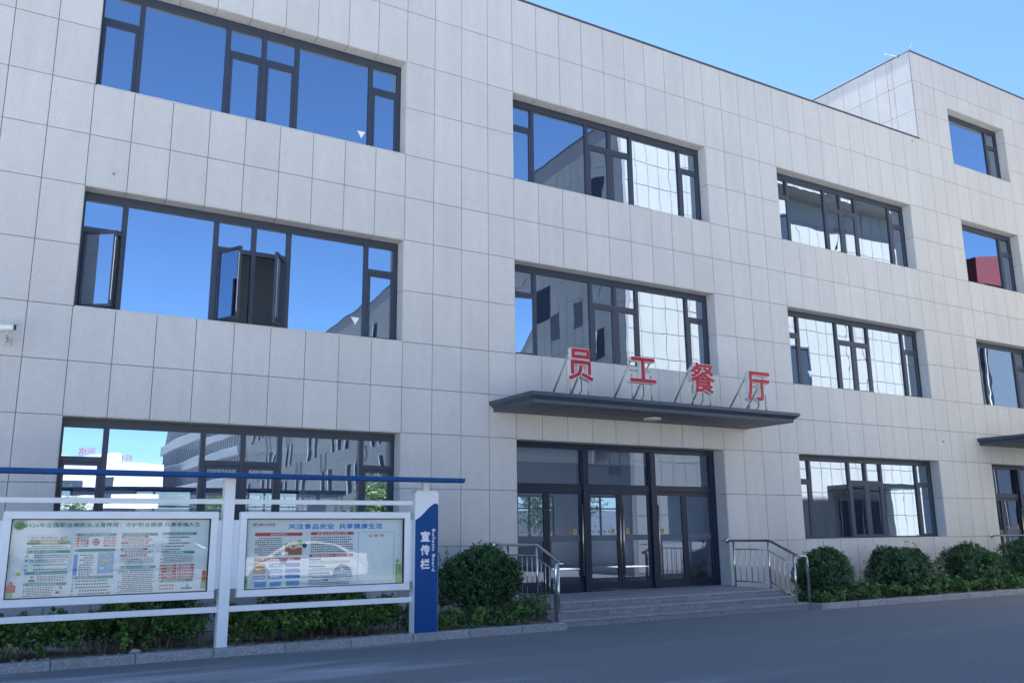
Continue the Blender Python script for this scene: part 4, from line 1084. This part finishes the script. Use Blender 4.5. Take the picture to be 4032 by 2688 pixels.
for (x0, x1, z0, z1) in fw:
    m = MB(); m.box(x0, x1, FY-.3, FY-.02, z0, z1); 
    m2 = MB(); m2.quad((x1, FY+.024, z0), (x0, FY+.024, z0), (x0, FY+.024, z1), (x1, FY+.024, z1)); m2.build('window', M['room_night'], wing)
    m3 = MB()
    for (a, c, d_, e_) in ((x0-.03, x0+.05, z0, z1), (x1-.05, x1+.03, z0, z1), (x0+.05, x1-.05, z1-.08, z1), (x0+.05, x1-.05, z0, z0+.06), ((x0+x1)/2-.04, (x0+x1)/2+.04, z0+.06, z1-.08)): m3.box(a, c, FY+.025, FY+.06, d_, e_)
    m3.build('window_frame', M['frame'], wing)
m = MB(); m.box(31.2, 35.9, FY+.03, FY+1.6, 3.35, 3.55, bev=.02); m.build('canopy', M['canopy'], wing)
# overhanging top storey
m = MB(); m.box(27.5, WX1, FY, FY+1.0, 17.0, 21.0); m.build('overhang', M['joint'], wing)
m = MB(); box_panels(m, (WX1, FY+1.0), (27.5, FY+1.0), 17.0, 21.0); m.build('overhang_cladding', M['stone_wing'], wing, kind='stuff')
m = MB()
for i in range(22): m.quad((27.5+i*.65+.01, FY+.03, 16.985), (28.15+i*.65-.01, FY+.03, 16.985), (28.15+i*.65-.01, FY+.99, 16.985), (27.5+i*.65+.01, FY+.99, 16.985))
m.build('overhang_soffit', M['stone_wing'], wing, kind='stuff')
sd_ = Vector((26-WX0, -92-FY, 0)); SL = sd_.length; sdn = sd_.normalized(); snn = Vector((-sdn.y, sdn.x, 0))*-1
if snn.x > 0: snn = -snn
# staggered windows on the long side
sw = []
r_ = random.Random(5)
sw += [(1.5, 2.6, 8.6, 9.95), (1.5, 2.6, 14.9, 16.5), (5.9, 8.0, 11.3, 12.85), (1.5, 2.6, 4.4, 6.0)]
lou = [(5.1, 5.9, 10.2, 11.35), (3.3, 4.0, 10.35, 11.5), (5.1, 5.9, 5.6, 6.8), (3.3, 4.0, 5.8, 6.9)]
for fl in range(5):
    s_ = 11.0+fl*.6
    while s_ < SL-2:
        for q in range(r_.choice((2, 3))):
            sw.append((s_, s_+1.15, 1.5+fl*3.3, 3.6+fl*3.3)); s_ += 2.0
        lou.append((s_+.3, s_+.95, .2+fl*3.3, 1.7+fl*3.3)); lou.append((s_+1.7, s_+2.3, .2+fl*3.3, 1.7+fl*3.3)); s_ += r_.choice((3.4, 4.2))
m = MB(); box_panels(m, (WX0, FY), (26, -92), .1, ZW, rowh=1.05, skip=lambda s, z: False)
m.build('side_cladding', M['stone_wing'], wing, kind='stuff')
def wq(m_, s0, s1, z0, z1, off, o2=None):
    a = Vector((WX0, FY, 0))+sdn*s0+snn*off; c = Vector((WX0, FY, 0))+sdn*s1+snn*off
    m_.quad((a.x, a.y, z0), (c.x, c.y, z0), (c.x, c.y, z1), (a.x, a.y, z1))
mw, mf, ml = MB(), MB(), MB()
for (a, c, z0, z1) in sw:
    wq(mw, a, c, z0, z1, .03)
    wq(mf, c-.16, c, z0, z1, .035)  # sunlit side of the window recess, painted on as a flat white strip
    pa_ = Vector((WX0, FY, 0))+sdn*c
for (a, c, z0, z1) in lou:
    z = z0
    while z < z1: wq(ml, a, c, z, z+.06, .036); z += .09
    wq(mw, a, c, z0, z1, .031)
mw.build('side_window', M['room_night'], wing, kind='stuff'); mf.build('sunlit_reveal_strip', M['white_paint'], wing, kind='stuff'); ml.build('louver', M['louver'], wing, kind='stuff')
m = MB(); 
for i in range(4):
    a, c = Vector((*foot[i], 0)), Vector((*foot[(i+1)%4], 0)); m.tube([(a.x, a.y, ZW), (c.x, c.y, ZW)], .06, 4)
m.build('coping', M['coping'], wing)
# banded office block
bb = thing('office_block', 'distant office block with white ribbon bands, mirrored in the ground floor window', 'building')
m = MB(); m.box(26.5, 48, -150, -94, 0, 25); m.build('glazing', M['ribbon_glass'], bb)
m = MB(); 
for k in range(6): m.box(25.9, 48.1, -150.4, -93.6, 3.2+k*4.0-.2, 3.2+k*4.0+1.25, bev=.04)
m.build('white_band', M['white_wall'], bb, kind='stuff')
m = MB()
for k in range(5):
    yy = -149.5
    while yy < -94: m.box(26.35, 26.5, yy, yy+.12, 4.5+k*4, 7.0+k*4); yy += 1.5
m.build('mullion', M['white_wall'], bb, kind='stuff')
# white works building
wb = thing('white_building', 'long white building with red characters on its roof, mirrored in the ground floor window', 'building')
m = MB(); m.box(-60, 16.4, -150, -130, 0, 13.4); m.build('wall', M['white_wall'], wb)
m = MB(); m.box(16.4, 23.5, -149, -130.5, 0, 12.0); m.build('annex', M['white_wall'], wb)
for (x, z) in ((9.7, 9.6), (3.5, 9.6), (-4, 9.6), (14.6, 8.8), (14.6, 6.6), (9.7, 4), (3.5, 4), (-4, 4), (-12, 9.6), (-20, 9.6), (-12, 4)):
    m = MB(); m.box(x-1.1, x+1.1, -129.98, -129.9, z-.9, z+.9); m.build('window', M['room_night'], wb)
for txt, xc in (('同心', 17.0), ('网络', 11.2), ('合力创新', 6.2)):
    me = stand_text(text_mesh(txt, 1, M['red_sign'], extrude=.05), 0, 0, 0, h=1.1)
    link('roof_lettering', me, wb, loc=(xc, -131, 14.15 if xc < 16 else 12.8), rot=(0, 0, math.pi))
# red roofed hall
rh = thing('red_roofed_hall', 'corrugated hall with a dark red roof edge, mirrored in the far right windows', 'building')
m = MB(); m.box(46, 80, -34, -11, 0, 15.0); m.build('wall', M['corrugated'], rh)
m = MB()
for k in range(70): m.box(45.93, 45.995, -34+k*.33, -34+k*.33+.12, 0, 15.0)
m.build('rib', M['white_wall'], rh, kind='stuff')
m = MB(); m.prism([(45.6, 15.0), (80.4, 15.0), (80.4, 16.4), (63, 19.5), (45.6, 16.4)], -34.5, -10.6); m.build('roof', M['red_roof'], rh)
# hill
vv = []; ff = []; nx, ny = 60, 8
for i in range(nx+1):
    for j in range(ny+1):
        x = -220+560*i/nx; yv = -300-30*j; h = (10+16*math.exp(-((x-90)/90)**2)+6*math.exp(-((x+120)/60)**2))*math.sin(math.pi*min(1, (j+.3)/ny))+random.uniform(-.5,.8)
        vv.append((x, yv, h))
for i in range(nx):
    for j in range(ny): a = i*(ny+1)+j; ff.append((a, a+ny+1, a+ny+2, a+1))
me = bpy.data.meshes.new('hill'); me.from_pydata(vv, [], ff); me.materials.append(M['hill']); link('hill', me, kind='structure')
# trees behind the camera and behind the building
def tree(label, x, y, h, rx, seed, n=700):
    r = np.random.default_rng(seed); t_ = thing('broadleaf_tree', label, 'tree', (x, y, 0), group='broadleaf trees')
    m = MB(); m.tube([(0, 0, -.05), (.03, .02, h*.3), (-.03, .04, h*.62)], [.10, .075, .04], 8)
    for k in range(8):
        a = r.uniform(0, 6.28); z = h*r.uniform(.3, .55); m.tube([(0, 0, z), (math.cos(a)*rx*.4, math.sin(a)*rx*.4, z+h*.12), (math.cos(a)*rx*.8, math.sin(a)*rx*.8, z+h*.26)], [.035, .02, .008], 5)
    m.build('trunk', M['bark'], t_, smooth=True)
    d = unit(r.normal(size=(n, 3))); rad = lump(d, seed)**2*r.uniform(.55, 1.05, n)
    tips = d*rad[:, None]*np.array([rx, rx, h*.33])+np.array([0, 0, h*.66])
    a = shoots(tips, unit(d+np.array([0, 0, .3])), 11, .09, .35, r)
    link('crown', leaves_mesh('crown', *a, M['leaf_tree']), t_)
tree('tree across the yard mirrored at the right of the ground floor window', 16.8, -27, 4.6, 1.5, 41)
tree('tree across the yard mirrored at the left of the ground floor window', 2.6, -34, 4.2, 1.3, 42)
tree('bushy tree across the yard between the parked cars', 11.5, -38, 4.4, 1.7, 43)
tree('tree in the rear yard seen through the lobby windows', 20.4, 16.5, 4.6, 1.7, 44, n=900)
tree('second tree in the rear yard left of the other one', 16.6, 17.0, 4.2, 1.3, 45, n=600)
# parked cars
def make_car(label, x, y, rot, paint):
    t_ = thing('parked_car', label, 'car', (x, y, 0), rot=(0, 0, rot), group='cars parked across the yard')
    L, W = 4.6, 1.8; prof = [(-2.28, .35), (-2.3, .62), (-2.18, .88), (-1.2, .96), (-.45, 1.40), (.55, 1.47), (1.25, 1.30), (1.85, 1.02), (2.22, .98), (2.3, .6), (2.26, .3)]
    m = MB(); ys = [(-W/2, .0), (-W/2+.12, .0)]
    def sec(yf, sh):   # cross-sections shrink towards the roof sides
        return [(px*(1-.02*sh), yf*(1 if pz < 1.0 else .80+.2*(1.47-pz)/.47), pz-(.03*sh if pz > .5 else 0)) for px, pz in prof]
    cols = [sec(-W/2, 2), sec(-W/2+.18, 0), sec(0, -.5), sec(W/2-.18, 0), sec(W/2, 2)]
    n = len(prof); b0 = len(m.v)
    for c_ in cols: m.v += c_
    for k in range(len(cols)-1):
        for i in range(n-1): m.f.append((b0+k*n+i, b0+k*n+i+1, b0+(k+1)*n+i+1, b0+(k+1)*n+i)); m.m.append(0)
    m.f.append(tuple(b0+i for i in range(n))[::-1]); m.m.append(0); m.f.append(tuple(b0+4*n+i for i in range(n))); m.m.append(0)
    m.f.append((b0, b0+4*n, b0+4*n+n-1, b0+n-1)); m.m.append(0)
    body = m.build('body', paint, t_, smooth=False)
    for s_ in (-1, 1):
        w_ = MB(); yy = s_*(W/2-.10); w_.poly([(-1.0, s_*(W/2+.004), .99), (1.55, s_*(W/2+.004), 1.0), (1.05, s_*(W/2-.13), 1.30), (.5, s_*(W/2-.17), 1.40), (-.4, s_*(W/2-.16), 1.35)]); w_.build('side_window', M['car_glass'], t_)
    w_ = MB(); w_.quad((-1.22, -.72, .985), (-1.22, .72, .985), (-.48, .60, 1.405), (-.48, -.60, 1.405)); w_.build('windscreen', M['car_glass'], t_)
    w_ = MB(); w_.quad((1.28, -.60, 1.31), (1.28, .60, 1.31), (1.84, .70, 1.045), (1.84, -.70, 1.045)); w_.build('rear_window', M['car_glass'], t_)
    for (px, py) in ((-1.42, -1), (-1.42, 1), (1.35, -1), (1.35, 1)):
        k = MB(); k.lathe((px, py*(W/2-.08), .33), [(.2, -.1), (.31, -.11), (.33, -.08), (.33, .08), (.31, .11), (.2, .1)], 20, axis='y'); wh = k.build('wheel', M['tyre'], t_, smooth=True)
        k = MB(); k.lathe((px, py*(W/2-.08), .33), [(0, py*.105), (.19, py*.10), (.205, py*.09)], 16, axis='y'); k.build('rim', M['alloy'], wh)
    for s_ in (-1, 1):
        k = MB(); k.box(-2.26, -2.0, s_*.62-.16, s_*.62+.16, .68, .84, bev=.05); k.build('headlight', M['headlight'], t_)
        k = MB(); k.box(2.1, 2.30, s_*.66-.16, s_*.66+.16, .78, .93, bev=.04); k.build('tail_light', M['tail'], t_)
        k = MB(); k.box(-.75, -.55, s_*.98-.09, s_*.98+.09, .98, 1.12, bev=.04); k.build('wing_mirror', paint, t_)
wp = mat('white_car_paint', (.8, .81, .82), .25, coat=.6); sp = mat('silver_car_paint', (.45, .46, .48), .3, metal=.6, coat=.5); bp_ = mat('black_car_paint', (.02, .02, .025), .2, coat=.6)
make_car('white saloon car parked across the yard, mirrored in the right notice case', 8.7, -19.7, 0.10, wp)
make_car('silver saloon car parked across the yard, mirrored in the left notice case', 6.6, -33.0, 0.08, sp)
make_car('black saloon car parked furthest left across the yard', -4.2, -24, 0.05, bp_)
hedge('hedge across the yard behind the parked cars, mirrored in the entrance doors', 5, 20, -24.6, -23.6, lambda x: 1.0, 700, 51, leafsz=.11)
hedge('hedge across the yard opposite the notice board', -12, 1, -24.6, -23.6, lambda x: .9, 500, 52, leafsz=.11)
bpy.context.view_layer.update()
